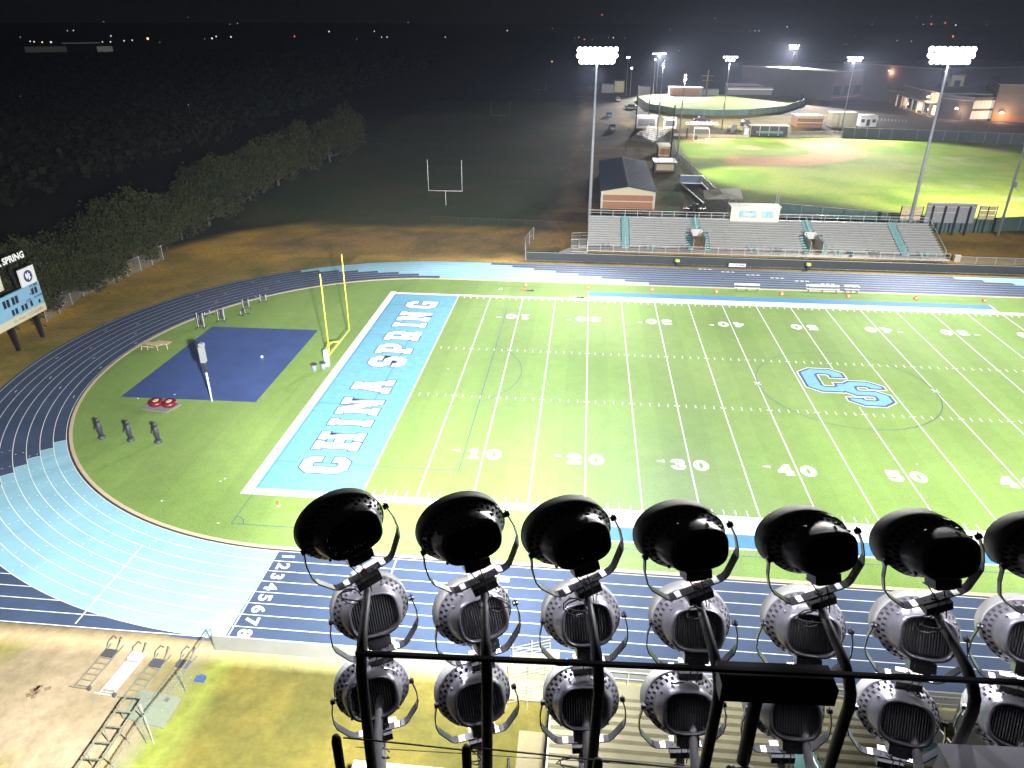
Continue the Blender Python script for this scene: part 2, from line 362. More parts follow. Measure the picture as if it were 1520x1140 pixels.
lay(inside([gp(*p) for p in [(1000, 201), (1115, 202), (1115, 198), (1000, 197)]], 1.0), (0.36, 0.31, 0.20))
lay(inside([gp(*p) for p in [(930, 196), (960, 168), (1200, 172), (1310, 197), (1310, 203), (1120, 203), (1000, 196)]], 3, 2), (0.20, 0.145, 0.035), (0.15, 0.115, 0.03), 7, 25)
sbp = [gp(*p) for p in [(944, 152), (958, 161), (1000, 169), (1050, 171), (1110, 170), (1160, 165), (1190, 156), (1192, 150), (1180, 142), (1120, 140), (1040, 140), (960, 140), (944, 145)]]
lay(inside(sbp, 2), (0.12, 0.20, 0.02), (0.19, 0.24, 0.04), 18, 26)
lay(inside([gp(*p) for p in [(955, 142), (1020, 141), (1058, 146), (1040, 151), (1000, 153), (965, 150)]], 3), (0.36, 0.27, 0.15))
lay(inside([gp(*p) for p in [(1190, 170), (1200, 196), (1560, 214), (1560, 168), (1345, 160), (1340, 150), (1330, 130), (1200, 130)]], 4, 1), (0.060, 0.052, 0.048), (0.09, 0.075, 0.06), 12, 27)
lay(inside([gp(*p) for p in [(1190, 168), (1205, 140), (1225, 165), (1245, 178), (1215, 182)]], 3, 1), (0.22, 0.13, 0.045))
n0, n1 = X.shape
co = np.stack([X, Y, np.zeros_like(X)], -1).reshape(-1, 3)
idx = np.arange(n0 * n1).reshape(n0, n1)
fc = np.stack([idx[:-1, :-1], idx[:-1, 1:], idx[1:, 1:], idx[1:, :-1]], -1).reshape(-1, 4)
me = bpy.data.meshes.new('ground')
me.vertices.add(len(co)); me.vertices.foreach_set('co', co.ravel())
me.loops.add(fc.size); me.loops.foreach_set('vertex_index', fc.ravel())
me.polygons.add(len(fc)); me.polygons.foreach_set('loop_start', np.arange(0, fc.size, 4)); me.polygons.foreach_set('loop_total', np.full(len(fc), 4))
me.update(); me.validate()
at = me.color_attributes.new('soil', 'FLOAT_COLOR', 'POINT')
at.data.foreach_set('color', np.concatenate([C.reshape(-1, 3), np.ones((n0 * n1, 1))], 1).ravel())
gm = bpy.data.materials.new('ground_soil'); gm.use_nodes = True
n = gm.node_tree; b = n.nodes['Principled BSDF']; b.inputs['Roughness'].default_value = 0.95; b.inputs['Specular IOR Level'].default_value = 0.1
va = n.nodes.new('ShaderNodeVertexColor'); va.layer_name = 'soil'
tc = n.nodes.new('ShaderNodeTexCoord'); nz = n.nodes.new('ShaderNodeTexNoise'); nz.inputs['Scale'].default_value = 1.3; nz.inputs['Detail'].default_value = 8; nz.inputs['Roughness'].default_value = 0.7
mr = n.nodes.new('ShaderNodeMapRange'); mr.inputs['From Min'].default_value = 0.3; mr.inputs['From Max'].default_value = 0.7; mr.inputs['To Min'].default_value = 0.74; mr.inputs['To Max'].default_value = 1.22
mx = n.nodes.new('ShaderNodeVectorMath'); mx.operation = 'SCALE'
n.links.new(tc.outputs['Object'], nz.inputs['Vector']); n.links.new(nz.outputs['Fac'], mr.inputs['Value'])
n.links.new(va.outputs['Color'], mx.inputs[0]); n.links.new(mr.outputs[0], mx.inputs['Scale']); n.links.new(mx.outputs[0], b.inputs['Base Color'])
bp = n.nodes.new('ShaderNodeBump'); bp.inputs['Strength'].default_value = 0.5; bp.inputs['Distance'].default_value = 0.08
n.links.new(nz.outputs['Fac'], bp.inputs['Height']); n.links.new(bp.outputs['Normal'], b.inputs['Normal'])
me.materials.append(gm)
g = bpy.data.objects.new('ground', me); COL.objects.link(g); struct(g)

# ------------------------------------------------------------------ track and turf
TX0, TX1, TY, RI, LW = -3.66, 95.1, 24.4, 32.05, 1.067
def oval(r, n=64, grow=0.0):
    """closed outline at radius r: left bend, near straight, right bend, far straight"""
    P = []
    for i in range(n + 1):
        a = math.pi / 2 + math.pi * i / n; P.append((TX0 + r * math.cos(a), TY + r * math.sin(a)))
    for i in range(n + 1):
        a = -math.pi / 2 + math.pi * i / n; P.append((TX1 + r * math.cos(a), TY + r * math.sin(a)))
    return P
def ring(name, r0, r1, z, m, n=64):
    A, B = oval(r0, n), oval(r1, n); k = len(A); mb = MB()
    mb.add([(x, y, z) for x, y in A] + [(x, y, z) for x, y in B], [(i, (i + 1) % k, k + (i + 1) % k, k + i) for i in range(k)])
    return mb.build(name, m)
turf = bpy.data.materials.new('artificial_turf'); turf.use_nodes = True
n = turf.node_tree; b = n.nodes['Principled BSDF']; b.inputs['Roughness'].default_value = 0.85; b.inputs['Specular IOR Level'].default_value = 0.25
tc = n.nodes.new('ShaderNodeTexCoord')
cols = []
for scl, lo, hi in ((0.09, 0.93, 1.07), (0.7, 0.95, 1.05), (14.0, 0.72, 1.28)):
    nz = n.nodes.new('ShaderNodeTexNoise'); nz.inputs['Scale'].default_value = scl; nz.inputs['Detail'].default_value = 4
    mr = n.nodes.new('ShaderNodeMapRange'); mr.inputs['From Min'].default_value = 0.3; mr.inputs['From Max'].default_value = 0.7; mr.inputs['To Min'].default_value = lo; mr.inputs['To Max'].default_value = hi
    n.links.new(tc.outputs['Object'], nz.inputs['Vector']); n.links.new(nz.outputs['Fac'], mr.inputs['Value']); cols.append(mr)
m1 = n.nodes.new('ShaderNodeMath'); m1.operation = 'MULTIPLY'; m2 = n.nodes.new('ShaderNodeMath'); m2.operation = 'MULTIPLY'
n.links.new(cols[0].outputs[0], m1.inputs[0]); n.links.new(cols[1].outputs[0], m1.inputs[1]); n.links.new(m1.outputs[0], m2.inputs[0]); n.links.new(cols[2].outputs[0], m2.inputs[1])
nz = n.nodes.new('ShaderNodeTexNoise'); nz.inputs['Scale'].default_value = 0.06; n.links.new(tc.outputs['Object'], nz.inputs['Vector'])
sx_ = n.nodes.new('ShaderNodeSeparateXYZ'); n.links.new(tc.outputs['Object'], sx_.inputs[0])
pp = n.nodes.new('ShaderNodeMath'); pp.operation = 'PINGPONG'; pp.inputs[1].default_value = 4.572; n.links.new(sx_.outputs['X'], pp.inputs[0])
cm_ = n.nodes.new('ShaderNodeMapRange'); cm_.inputs['From Min'].default_value = 2.20; cm_.inputs['From Max'].default_value = 2.37; cm_.inputs['To Min'].default_value = .965; cm_.inputs['To Max'].default_value = 1.035; n.links.new(pp.outputs[0], cm_.inputs['Value'])
m3_ = n.nodes.new('ShaderNodeMath'); m3_.operation = 'MULTIPLY'; n.links.new(m2.outputs[0], m3_.inputs[0]); n.links.new(cm_.outputs[0], m3_.inputs[1])
rp = n.nodes.new('ShaderNodeValToRGB'); rp.color_ramp.elements[0].position, rp.color_ramp.elements[1].position = 0.35, 0.65
rp.color_ramp.elements[0].color = (0.162, 0.258, 0.056, 1); rp.color_ramp.elements[1].color = (0.184, 0.272, 0.070, 1)
n.links.new(nz.outputs['Fac'], rp.inputs['Fac'])
vm = n.nodes.new('ShaderNodeVectorMath'); vm.operation = 'SCALE'; n.links.new(rp.outputs['Color'], vm.inputs[0]); n.links.new(m3_.outputs[0], vm.inputs['Scale']); n.links.new(vm.outputs[0], b.inputs['Base Color'])
bp = n.nodes.new('ShaderNodeBump'); bp.inputs['Strength'].default_value = 0.4; bp.inputs['Distance'].default_value = 0.03
n.links.new(cols[2].outputs[0], bp.inputs['Height']); n.links.new(bp.outputs['Normal'], b.inputs['Normal'])
mb = MB(); P = oval(RI - 0.45); mb.add([(x, y, 0.016) for x, y in P], [tuple(range(len(P)))])
struct(mb.build('turf', turf))
mb = MB(); mb.quad((-75, -16.25, .008), (TX0 + 1, -16.25, .008), (TX0 + 1, -7.7, .008), (-75, -7.7, .008)); struct(mb.build('track_chute', M['track']))
struct(ring('track', RI - 0.1, RI + 8 * LW + 0.35, 0.016, M['track']))
# raised curb (a real step) and the drain slot outside it
def step_ring(name, r0, r1, z, m):
    A, B = oval(r0), oval(r1); k = len(A); mb = MB()
    vs = [(x, y, 0.0) for x, y in A] + [(x, y, z) for x, y in A] + [(x, y, z) for x, y in B] + [(x, y, 0.0) for x, y in B]
    fs = []
    for i in range(k):
        j = (i + 1) % k
        for q in range(3): fs.append((q * k + i, q * k + j, (q + 1) * k + j, (q + 1) * k + i))
    mb.add(vs, fs); return mb.build(name, m)
struct(step_ring('track_kerb', RI - 0.5, RI - 0.22, 0.06, M['curb']))
struct(ring('drain_strip', RI - 0.215, RI - 0.06, 0.022, M['drain']))
def arcpt(r, s):
    """s: distance (measured at lane 1) back along the track from the start line x=TX0 on the near side, over the left bend, to the far straight"""
    L = math.pi * RI
    if s < 0: return (TX0 - s, TY - r)
    if s <= L:
        a = -math.pi / 2 - s / RI; return (TX0 + r * math.cos(a), TY + r * math.sin(a))
    return (TX0 + (s - L), TY + r)
def band(mb, r0, r1, s0, s1, z, n=40):
    vs = []
    for i in range(n + 1):
        s = s0 + (s1 - s0) * i / n; vs += [(*arcpt(r0, s), z), (*arcpt(r1, s), z)]
    mb.add(vs, [(2 * i, 2 * i + 1, 2 * i + 3, 2 * i + 2) for i in range(n)])
def s_of(px, py):
    p = onz(px, py); L = math.pi * RI
    if p.x > TX0: return L + (p.x - TX0)
    a = math.atan2(p.y - TY, p.x - TX0) % (2 * math.pi)
    return (3 * math.pi / 2 - a) * RI
mb, ln = MB(), MB()
near_s = [s_of(84, 657), s_of(64.5, 669), s_of(46, 681), s_of(25.5, 694), s_of(8, 706)]
near_s += [near_s[-1] - 1.25 * k for k in (1, 2, 3)]
far0 = [s_of(652.6, 411.6), s_of(622, 407.5), s_of(592, 405), s_of(561, 402.5), s_of(531, 400.5), s_of(502, 400), s_of(472.6, 400), s_of(444, 400)]
far1x = [27.2, 23.7, 20.2, 16.7, 13.2, 9.7, 6.2, 2.7]
for k in range(8):
    r0, r1 = RI + k * LW, RI + (k + 1) * LW
    band(mb, r0, r1, 0.45, near_s[k], 0.020, 60)
    band(mb, r0, r1, far0[k], math.pi * RI + far1x[k] - TX0, 0.020, 40)
    band(ln, r0 + .06, r1 - .06, near_s[k], near_s[k] + 0.07, 0.028, 1)
for k, x0 in ((7, 73.6), (6, 77.4), (5, 81.2), (4, 85.0), (3, 88.8)):
    band(mb, RI + k * LW, RI + (k + 1) * LW, math.pi * RI + x0 - TX0, math.pi * RI + 110 - TX0, 0.020, 2)
struct(mb.build('track_exchange_zone', M['track_light']))
for k in range(9):
    wd = 0.055 if k else 0.05
    A, B = oval(RI + k * LW - wd / 2, 96), oval(RI + k * LW + wd / 2, 96); q = len(A)
    ln.add([(x, y, .024) for x, y in A] + [(x, y, .024) for x, y in B], [(i, (i + 1) % q, q + (i + 1) % q, q + i) for i in range(q)])
for k in range(1, 9):
    y = TY - RI - k * LW
    xr = TX0 - math.sqrt(max(0.0, (RI + 8 * LW) ** 2 - (RI + k * LW) ** 2)) if k < 8 else TX0
    ln.quad((-75, y - .03, .024), (xr - .02, y - .03, .024), (xr - .02, y + .03, .024), (-75, y + .03, .024))
# start lines
ln.quad((-4.10, TY - RI - 8 * LW, .032), (-4.02, TY - RI - 8 * LW, .032), (-4.02, TY - RI, .032), (-4.10, TY - RI, .032))
ln.quad((-14.38, -15.95, .032), (-14.29, -15.95, .032), (-14.29, -8.2, .032), (-14.38, -8.2, .032))
ln.quad((4.75, -10.9, .032), (4.83, -10.9, .032), (4.83, -7.7, .032), (4.75, -7.7, .032))
ln.quad((12.3, -16, .032), (12.38, -16, .032), (12.38, -7.7, .032), (12.3, -7.7, .032))
random.seed(3)
for k in range(8):                                                    # relay, stagger and hurdle ticks
    rm = RI + (k + .5) * LW
    for s in (15.5, 17.5, 19.6, 22.0, 24.5, 27.2, 11.2, 8.8):
        s += k * .9
        for q in (0.0, .42):
            p = arcpt(rm - .3 + q * 1.4, s); ln.box((p[0], p[1], .03), (.16, .05, .002), rz=s * .1 + k)
    for s in (40, 47, 54, 66, 73):
        s += (k * 3.7) % 5
        if k % 2 == 0:
            p = arcpt(rm, s); ln.box((p[0], p[1], .03), (.5, .07, .002), rz=-math.pi / 2 - s / RI + math.pi / 2)
for px, py in ((1046, 400), (1080, 404), (1117, 408.5), (1153, 413), (1190, 417.6), (1228, 422), (1266, 426)):
    p = onz(px, py)
    for q in range(3): ln.box((p.x + q * .75 - .7, p.y, .03), (.5, .32, .002))
struct(ln.build('lane_lines', M['line']))
for k in range(8):                                                    # lane numbers, read by runners heading down the straight
    yc = TY - RI - (k + .5) * LW
    struct(text_obj('lane_number', str(k + 1), 1.25, M['line'], lambda u, v, yc=yc: (-3.15 + v, yc - u * 1.1), .032, 0.035))
p = MB()
for x in (12.75,):
    p.box((x, -9.0, .03), (.75, .55, .002)); p.box((x + .1, -10.3, .03), (.5, .5, .002))
struct(p.build('track_distance_mark', M['line']))

# court in the D zone
mb = MB(); mb.quad((-29.75, 14.55, .022), (-15.35, 14.8, .022), (-15.5, 34.35, .022), (-29.3, 34.1, .022)); struct(mb.build('court_surface', M['court']))
mb = MB()
for k in range(44):
    if k % 4 == 3: continue
    a0, a1 = math.pi * 2 * k / 44, math.pi * 2 * (k + 1) / 44
    q = [(-19.6 + r * math.cos(a), 24.4 + r * math.sin(a), .026) for a, r in ((a0, 3.55), (a1, 3.55), (a1, 3.65), (a0, 3.65))]
    mb.quad(*q)
struct(mb.build('worn_court_circle', mat('worn_circle_paint', (0.045, 0.075, 0.19), 0.7)))

# football markings
FW, YD = 48.768, 0.9144
mb = MB(); L = lambda x0, y0, x1, y1, z=.03: mb.quad((x0, y0, z), (x1, y0, z), (x1, y1, z), (x0, y1, z))
e = MB(); e.quad((-9.144, 0, .022), (0, 0, .022), (0, FW, .022), (-9.144, FW, .022)); e.quad((100.6, 0, .022), (109.7, 0, .022), (109.7, FW, .022), (100.6, FW, .022)); struct(e.build('end_zone_surface', M['paint_blue']))
L(-10.0, -0.9, -9.144, FW + .9); L(-9.144, -0.9, 18.29, 0); L(-9.144, FW, 18.29, FW + .65)
L(18.29, -2.3, 73.15, 0); L(18.29, FW, 73.15, FW + 1.85); L(18.29, -4.12, 73.15, -3.95); L(18.2, -4.12, 18.35, -2.3); L(18.2, FW + 1.85, 18.35, FW + 3.7); L(73.1, FW + 1.85, 73.25, FW + 3.7)
L(73.15, -0.9, 100.6, 0); L(73.15, FW, 109.7, FW + .9); L(-.05, 0, .07, FW)
e = MB(); e.quad((18.35, -3.95, .026), (73.1, -3.95, .026), (73.1, -2.3, .026), (18.35, -2.3, .026)); e.quad((18.35, FW + 1.85, .026), (73.1, FW + 1.85, .026), (73.1, FW + 3.7, .026), (18.35, FW + 3.7, .026)); struct(e.build('sideline_box_surface', M['paint_mid']))
for yd in range(5, 100, 5):
    x = yd * YD; gap = yd in (45, 50)
    if yd == 50: L(x - .055, 0, x + .055, 19.9); L(x - .055, 29.0, x + .055, FW)
    elif yd == 55: L(x - .055, 0, x + .055, FW)
    else: L(x - .055, .0, x + .055, FW)
    for y in (18.29, 30.48): L(x - .3, y - .05, x + .3, y + .05)
for yd in range(1, 100):
    if yd % 5 == 0: continue
    x = yd * YD
    for y in (17.98, 30.17): L(x - .05, y, x + .05, y + .61)
    L(x - .05, .18, x + .05, .8); L(x - .05, FW - .8, x + .05, FW - .18)
struct(mb.build('field_markings', M['line']))
# yard numbers
for yd in range(10, 100, 10):
    val = yd if yd <= 50 else 100 - yd; x = yd * YD; a, bq = str(val)
    loops = []
    wa = 1.0 if a == '1' else 1.28
    for ch, x0 in ((a, -.38 - wa), (bq, .28)):
        sxx = (wa if ch == a and x0 < 0 else 1.28) / (5.0 if ch == '1' else 6.6)
        loops += [[(x0 + u * sxx, v * .17) for u, v in l] for l in G[ch]]
    struct(curve_mesh('yard_number', loops, .02, .034, M['line'], lambda u, v, x=x: (x + u, 6.38 + v)))
    struct(curve_mesh('yard_number', loops, .02, .034, M['line'], lambda u, v, x=x: (x - u, 42.4 - v)))
    if val != 50:
        t = MB(); s = -1 if yd < 50 else 1
        for y0 in (7.62, 41.1):
            vs = [(x + s * 2.95, y0, .034), (x + s * 2.2, y0 - .22, .034), (x + s * 2.2, y0 + .22, .034)]
            t.add(vs, [(0, 1, 2)] if s > 0 else [(0, 2, 1)])
        struct(t.build('yard_arrow', M['line']))
# end zone lettering
spans = [('C', 2.65, 5.40), ('H', 6.45, 9.75), ('I', 10.88, 12.30), ('N', 13.2, 16.8), ('A', 17.9, 21.2), ('S', 24.4, 27.4), ('P', 28.15, 31.05), ('R', 32.1, 35.05), ('I', 36.45, 37.9), ('N', 38.6, 41.95), ('G', 43.2, 46.1)]
for ch, y0, y1 in spans:
    w0 = max(u for u, v in G[ch][0]); s = (y1 - y0 - .2) / w0
    lo = [[(u * s, v * .42) for u, v in l] for l in G[ch]]
    xf = lambda u, v, y0=y0: (-2.35 - v, y0 + .1 + u)
    struct(curve_mesh('end_zone_lettering_outline', lo, .17, .034, M['paint_navy'], xf))
    struct(curve_mesh('end_zone_lettering', lo, .04, .038, M['line'], xf))
# midfield emblem
for ch, x0, y0, wd in (('C', 41.75, 23.15, 4.55), ('S', 45.25, 20.25, 4.35)):
    s = wd / 6.6
    lo = [[(u * s, (2.85 if (ch == 'S' and abs(v - 3.2) < .01) else 7.05 if (ch == 'S' and abs(v - 6.8) < .01) else v) * .56) for u, v in l] for l in G[ch]]
    dz = 0 if ch == 'C' else .003
    xf = lambda u, v, x0=x0, y0=y0: (x0 + u, y0 + v)
    struct(curve_mesh('midfield_emblem_border', lo, .28, .034 + dz, M['line'], xf))
    struct(curve_mesh('midfield_emblem_outline', lo, .16, .040 + dz, M['paint_navy'], xf))
    struct(curve_mesh('midfield_emblem', lo, -.13, .046 + dz, M['logo_blue'], xf))
# soccer lines in navy
mb = MB(); Z = .042; q = .06
def seg(x0, y0, x1, y1): mb.quad((min(x0, x1) - q / 2, min(y0, y1) - q / 2, Z), (max(x0, x1) + q / 2, min(y0, y1) - q / 2, Z), (max(x0, x1) + q / 2, max(y0, y1) + q / 2, Z), (min(x0, x1) - q / 2, max(y0, y1) + q / 2, Z))
def arc(cx, cy, r, a0, a1, n=40):
    for i in range(n):
        b0, b1 = R(a0 + (a1 - a0) * i / n), R(a0 + (a1 - a0) * (i + 1) / n)
        mb.quad(*[(cx + rr * math.cos(t), cy + rr * math.sin(t), Z) for t, rr in ((b0, r - q / 2), (b0, r + q / 2), (b1, r + q / 2), (b1, r - q / 2))])
seg(-8.94, -4.85, -8.94, 53.65); seg(-8.94, -4.85, 100, -4.85); seg(-8.94, 53.65, 100, 53.65)
seg(-8.94, 4.25, 7.37, 4.25); seg(-8.94, 44.45, 7.37, 44.45); seg(7.37, 4.25, 7.37, 44.45)
seg(-8.94, 15.3, -3.4, 15.3); seg(-8.94, 33.6, -3.4, 33.6); seg(-3.4, 15.3, -3.4, 33.6)
arc(1.9, 24.4, 9.15, -53, 53); arc(45.72, 24.4, 9.15, 0, 360, 90); arc(-8.94, -4.85, .92, 0, 90, 10); arc(-8.94, 53.65, .92, -90, 0, 10); seg(-10.1, 5.4, -9.2, 5.4); seg(45.72, -5.6, 45.72, -4.85)
struct(mb.build('soccer_lines', mat('soccer_line_paint', (0.03, 0.08, 0.16), 0.8)))
mb = MB()
for x in (36.57, 54.87):
    for a in (45, -45): mb.box((x, 24.4, .045), (.9, .1, .002), rz=R(a))
struct(mb.build('cross_marks', M['line']))

# ------------------------------------------------------------------ the near rack of floodlights
RA = R(2.5)
RN = Vector((-math.sin(RA), math.cos(RA), 0)); RE = Vector((math.cos(RA), math.sin(RA), 0))
def rk(e, h, z): return CAM + RE * e + RN * h + Vector((0, 0, z))
M['lampback'] = mat('powder_coat_grey', (0.15, 0.145, 0.165), 0.33, 0.4, var=0.25, scale=7, bump=0.04, bscale=45)
n = M['lampback'].node_tree; oi = n.nodes.new('ShaderNodeObjectInfo'); mr = n.nodes.new('ShaderNodeMapRange'); mr.inputs['To Min'].default_value = .28; mr.inputs['To Max'].default_value = .42; n.links.new(oi.outputs['Random'], mr.inputs['Value']); n.links.new(mr.outputs[0], n.nodes['Principled BSDF'].inputs['Roughness'])
M['hood'] = mat('hood_grey', (0.20, 0.20, 0.19), 0.6, 0.1, var=0.10, scale=6)
M['slot'] = mat('vent_slot_dark', (0.012, 0.012, 0.015), 0.6)
M['fin'] = mat('cooling_fin', (0.20, 0.20, 0.22), 0.4, 0.4, var=0.15, scale=20)
M['yoke'] = mat('yoke_steel', (0.07, 0.07, 0.08), 0.28, 0.8, var=0.15, scale=8)
M['sticker'] = mat('white_sticker', (0.72, 0.72, 0.74), 0.5, var=0.1, scale=20)
M['tube'] = mat('arm_tube_grey', (0.065, 0.067, 0.065), 0.5, 0.25, var=0.2, scale=5)
M['tubepale'] = mat('branch_tube_lit_pale', (0.30, 0.29, 0.30), 0.45, 0.3, var=0.2, scale=6)  # pale colour paints in the lamplight falling on the branch arms
M['cable'] = mat('black_cable', (0.015, 0.015, 0.018), 0.5)
M['cableg'] = mat('grey_cable', (0.30, 0.29, 0.30), 0.5)
M['blackmetal'] = mat('black_steel', (0.012, 0.012, 0.014), 0.45, 0.3, var=0.3, scale=4)
M['flange'] = mat('tan_flange', (0.45, 0.38, 0.32), 0.6, var=0.1, scale=6)
NS = 64
def se(a, r, p, ky=1.0):
    c, s = math.cos(a), math.sin(a)
    k = (abs(c) ** p + abs(s) ** p) ** (-1.0 / p)
    return r * k * c, r * k * s * ky
def housing_mesh():
    prof = [(.100, .300, 2), (.096, .312, 2), (.062, .314, 2), (.054, .310, 2), (.018, .289, 2), (.010, .285, 2), (-.026, .261, 2), (-.036, .256, 2), (-.070, .250, 2.05), (-.110, .243, 2.2),
            (-.142, .235, 2.4), (-.166, .226, 2.6), (-.184, .219, 2.8), (-.202, .213, 3.0), (-.216, .204, 3.0), (-.221, .194, 3.0), (-.214, .184, 3.0), (-.200, .179, 3.0), (-.130, .176, 3.0)]
    vs, fs, mi = [], [], []
    for y, r, p in prof:
        off = 0.0
        for j in range(NS):
            x, z = se(2 * math.pi * j / NS, r, p, .86 - .02 * min(1, max(0, -y / .2)))
            vs.append((x, y, z))
    for i in range(len(prof) - 1):
        for j in range(NS):
            k = (j + 1) % NS
            q = (i * NS + j, (i + 1) * NS + j, (i + 1) * NS + k, i * NS + k)
            if not ((i == 3 and j % 2 == 0) or (i == 5 and j % 2 == 1)): fs.append(q); mi.append(0); continue
            P = [Vector(vs[t]) for t in q]; cc = sum(P, Vector()) / 4; nrm = Vector((cc.x, -.3 * .2, cc.z)).normalized()   # vent slot sunk into the rim
            r1 = [cc + (p - cc) * .90 for p in P]; r2 = [p - nrm * .022 for p in r1]; b0 = len(vs); vs += [tuple(p) for p in r1 + r2]
            for t in range(4): fs.append((q[t], q[(t + 1) % 4], b0 + (t + 1) % 4, b0 + t)); mi.append(0); fs.append((b0 + t, b0 + (t + 1) % 4, b0 + 4 + (t + 1) % 4, b0 + 4 + t)); mi.append(1)
            fs.append((b0 + 4, b0 + 5, b0 + 6, b0 + 7)); mi.append(1)
    fs.append(tuple((len(prof) - 1) * NS + j for j in range(NS))); mi.append(1)
    bo = MB()
    for a in (35, 145, 62, 118, 218, 322):
        x, z = .250 * math.cos(R(a)), .243 * math.sin(R(a)); bo.tube([(x * .96, -.09, z * .96), (x, -.128, z)], [.013, .010], 8)
    o_ = len(vs); vs += bo.v; fs += [tuple(i + o_ for i in f) for f in bo.f]; mi += [0] * len(bo.f)
    me = bpy.data.meshes.new('housing'); me.from_pydata(vs, [], fs)
    me.materials.append(M['lampback']); me.materials.append(M['slot'])
    me.polygons.foreach_set('material_index', mi); me.polygons.foreach_set('use_smooth', [True] * len(fs)); me.update()
    return me
def hood_mesh():
    vs, fs = [], []; n = 36; a0, a1 = R(-28), R(208)
    prof = [(.055, .318), (.15, .328), (.250, .334), (.256, .331), (.250, .326), (.15, .320), (.055, .3145)]
    for i in range(n + 1):
        a = a0 + (a1 - a0) * i / n
        ext = 1.0 - .35 * abs((i / n) * 2 - 1) ** 3
        for y, r in prof: vs.append((r * math.cos(a), .055 + (y - .055) * ext, .87 * r * math.sin(a)))
    k = len(prof)
    for i in range(n):
        for j in range(k): fs.append((i * k + j, i * k + (j + 1) % k, (i + 1) * k + (j + 1) % k, (i + 1) * k + j))
    fs.append(tuple(range(k))); fs.append(tuple(n * k + j for j in reversed(range(k))))
    me = bpy.data.meshes.new('hood'); me.from_pydata(vs, [], fs); me.materials.append(M['hood']); me.polygons.foreach_set('use_smooth', [True] * len(fs)); me.update(); return me
def mk(name, me, parent, loc=(0, 0, 0)):
    o = bpy.data.objects.new(name, me); COL.objects.link(o); o.parent = parent; o.location = loc; return o
hm, vm_ = housing_mesh(), hood_mesh()
fin = MB()
for k in range(-8, 9):
    x = k * .0205
    h = .146 * (1 - min(1, abs(x) / .18) ** 3.0) ** (1 / 3.0) * .92
    fin.box((x, -.162, 0), (.0045, .050, 2 * h))
box_ = MB(); box_.box((0, -.12, -.232), (.19, .12, .075)); box_.box((0, -.12, -.278), (.13, .08, .022))
for k in (-.055, 0, .055): box_.tube([(k, -.178, -.232), (k, -.192, -.232)], .012, 8)
lens = MB(); lens.add([(.297 * math.cos(2 * math.pi * i / 40), .088, .85 * .297 * math.sin(2 * math.pi * i / 40)) for i in range(40)], [tuple(range(40))])
def yoke_mb():
    mb = MB()
    pts = [(-.338, 0, .03), (-.340, 0, 0), (-.366, 0, -.13), (-.368, 0, -.25), (-.350, 0, -.31), (-.255, 0, -.455), (-.225, 0, -.478), (-.19, 0, -.485), (.19, 0, -.485), (.225, 0, -.478), (.255, 0, -.455), (.350, 0, -.31), (.368, 0, -.25), (.366, 0, -.13), (.340, 0, 0), (.338, 0, .03)]
    vs, fs = [], []
    for i, p in enumerate(pts):
        a = Vector(pts[max(0, i - 1)]); c = Vector(pts[min(len(pts) - 1, i + 1)]); t = (c - a).normalized(); nn = Vector((-t.z, 0, t.x))
        wd = .018 if abs(p[2]) < .30 else .034
        for sy, sn in ((-1, -1), (1, -1), (1, 1), (-1, 1)): vs.append(Vector(p) + Vector((0, sy * wd, 0)) + nn * (.005 * sn))
    for i in range(len(pts) - 1):
        for j in range(4): fs.append((i * 4 + j, i * 4 + (j + 1) % 4, i * 4 + 4 + (j + 1) % 4, i * 4 + 4 + j))
    fs += [(3, 2, 1, 0), tuple(len(pts) * 4 - 4 + j for j in range(4))]
    return mb.add(vs, fs)
yk = yoke_mb()
for s in (-1, 1): yk.tube([(s * .318, 0, 0), (s * .358, 0, 0)], .022, 10)
for x in (-.07, .07, .105): yk.tube([(x, 0, -.482), (x, 0, -.473)], .009, 8)
stk = MB()
stk.box((0, 0, 0), (.042, .062, .003))
blt = MB(); blt.tube([(0, 0, -.478), (0, 0, -.462)], .028, 10).tube([(0, 0, -.462), (0, 0, -.450)], .016, 6)
kn = MB().box((0, -.01, -.535), (.20, .12, .075)); kf = MB().box((.035, .035, -.4955), (.24, .12, .006))
def make_flood():
    root = bpy.data.objects.new('floodlight', None); COL.objects.link(root); root['category'] = 'floodlight'; root.empty_display_size = .2
    body = mk('housing', hm, root); body.rotation_euler = (0, 0, 0)
    for nm, mb_, m_ in (('cooling_grille', fin, M['fin']), ('control_box', box_, M['lampback'])): mb_.build(nm, m_, body)
    mk('hood', vm_, body)
    y = yk.build('yoke', M['yoke'], root); s1_ = stk.build('sticker', M['sticker'], y, loc=(-.155, 0, -.4785)); mk('sticker', s1_.data, y, (.155, 0, -.4785)); blt.build('bolt', M['yoke'], y)
    k = kn.build('knuckle', M['blackmetal'], root); kf.build('flange', M['flange'], k)
    return root
proto = make_flood()
lens_o = lens.build('lens', M['lens'], bpy.data.objects[[c.name for c in proto.children if c.name.startswith('housing')][0]])
ORD = ['first', 'second', 'third', 'fourth', 'fifth', 'sixth', 'seventh', 'eighth']
rows = [
 ('top', 4.05, -3.17, [(-1.38, 38), (-.54, 28), (.20, 26), (.98, 19), (1.82, 14), (2.60, 10), (3.37, 9), (4.19, 8)], -20),
 ('middle', 4.25, -4.10, [(-1.32, 27), (-.50, 25), (.32, 9), (1.15, 2), (2.00, -5), (2.83, -11), (3.62, -17), (4.45, -17)], -29),
 ('lower', 4.10, -4.82, [(-1.34, 22), (-.51, 20), (.34, 6), (1.13, 5), (1.94, 2), (2.79, -11), (3.63, -21), (4.46, -20)], -33)]
LOOK = {'top': 'black unlit-backed floodlight silhouetted against the field', 'middle': 'grey domed floodlight against the running track', 'lower': 'grey domed floodlight over the bleacher rows'}
FS = .93
KN = {}
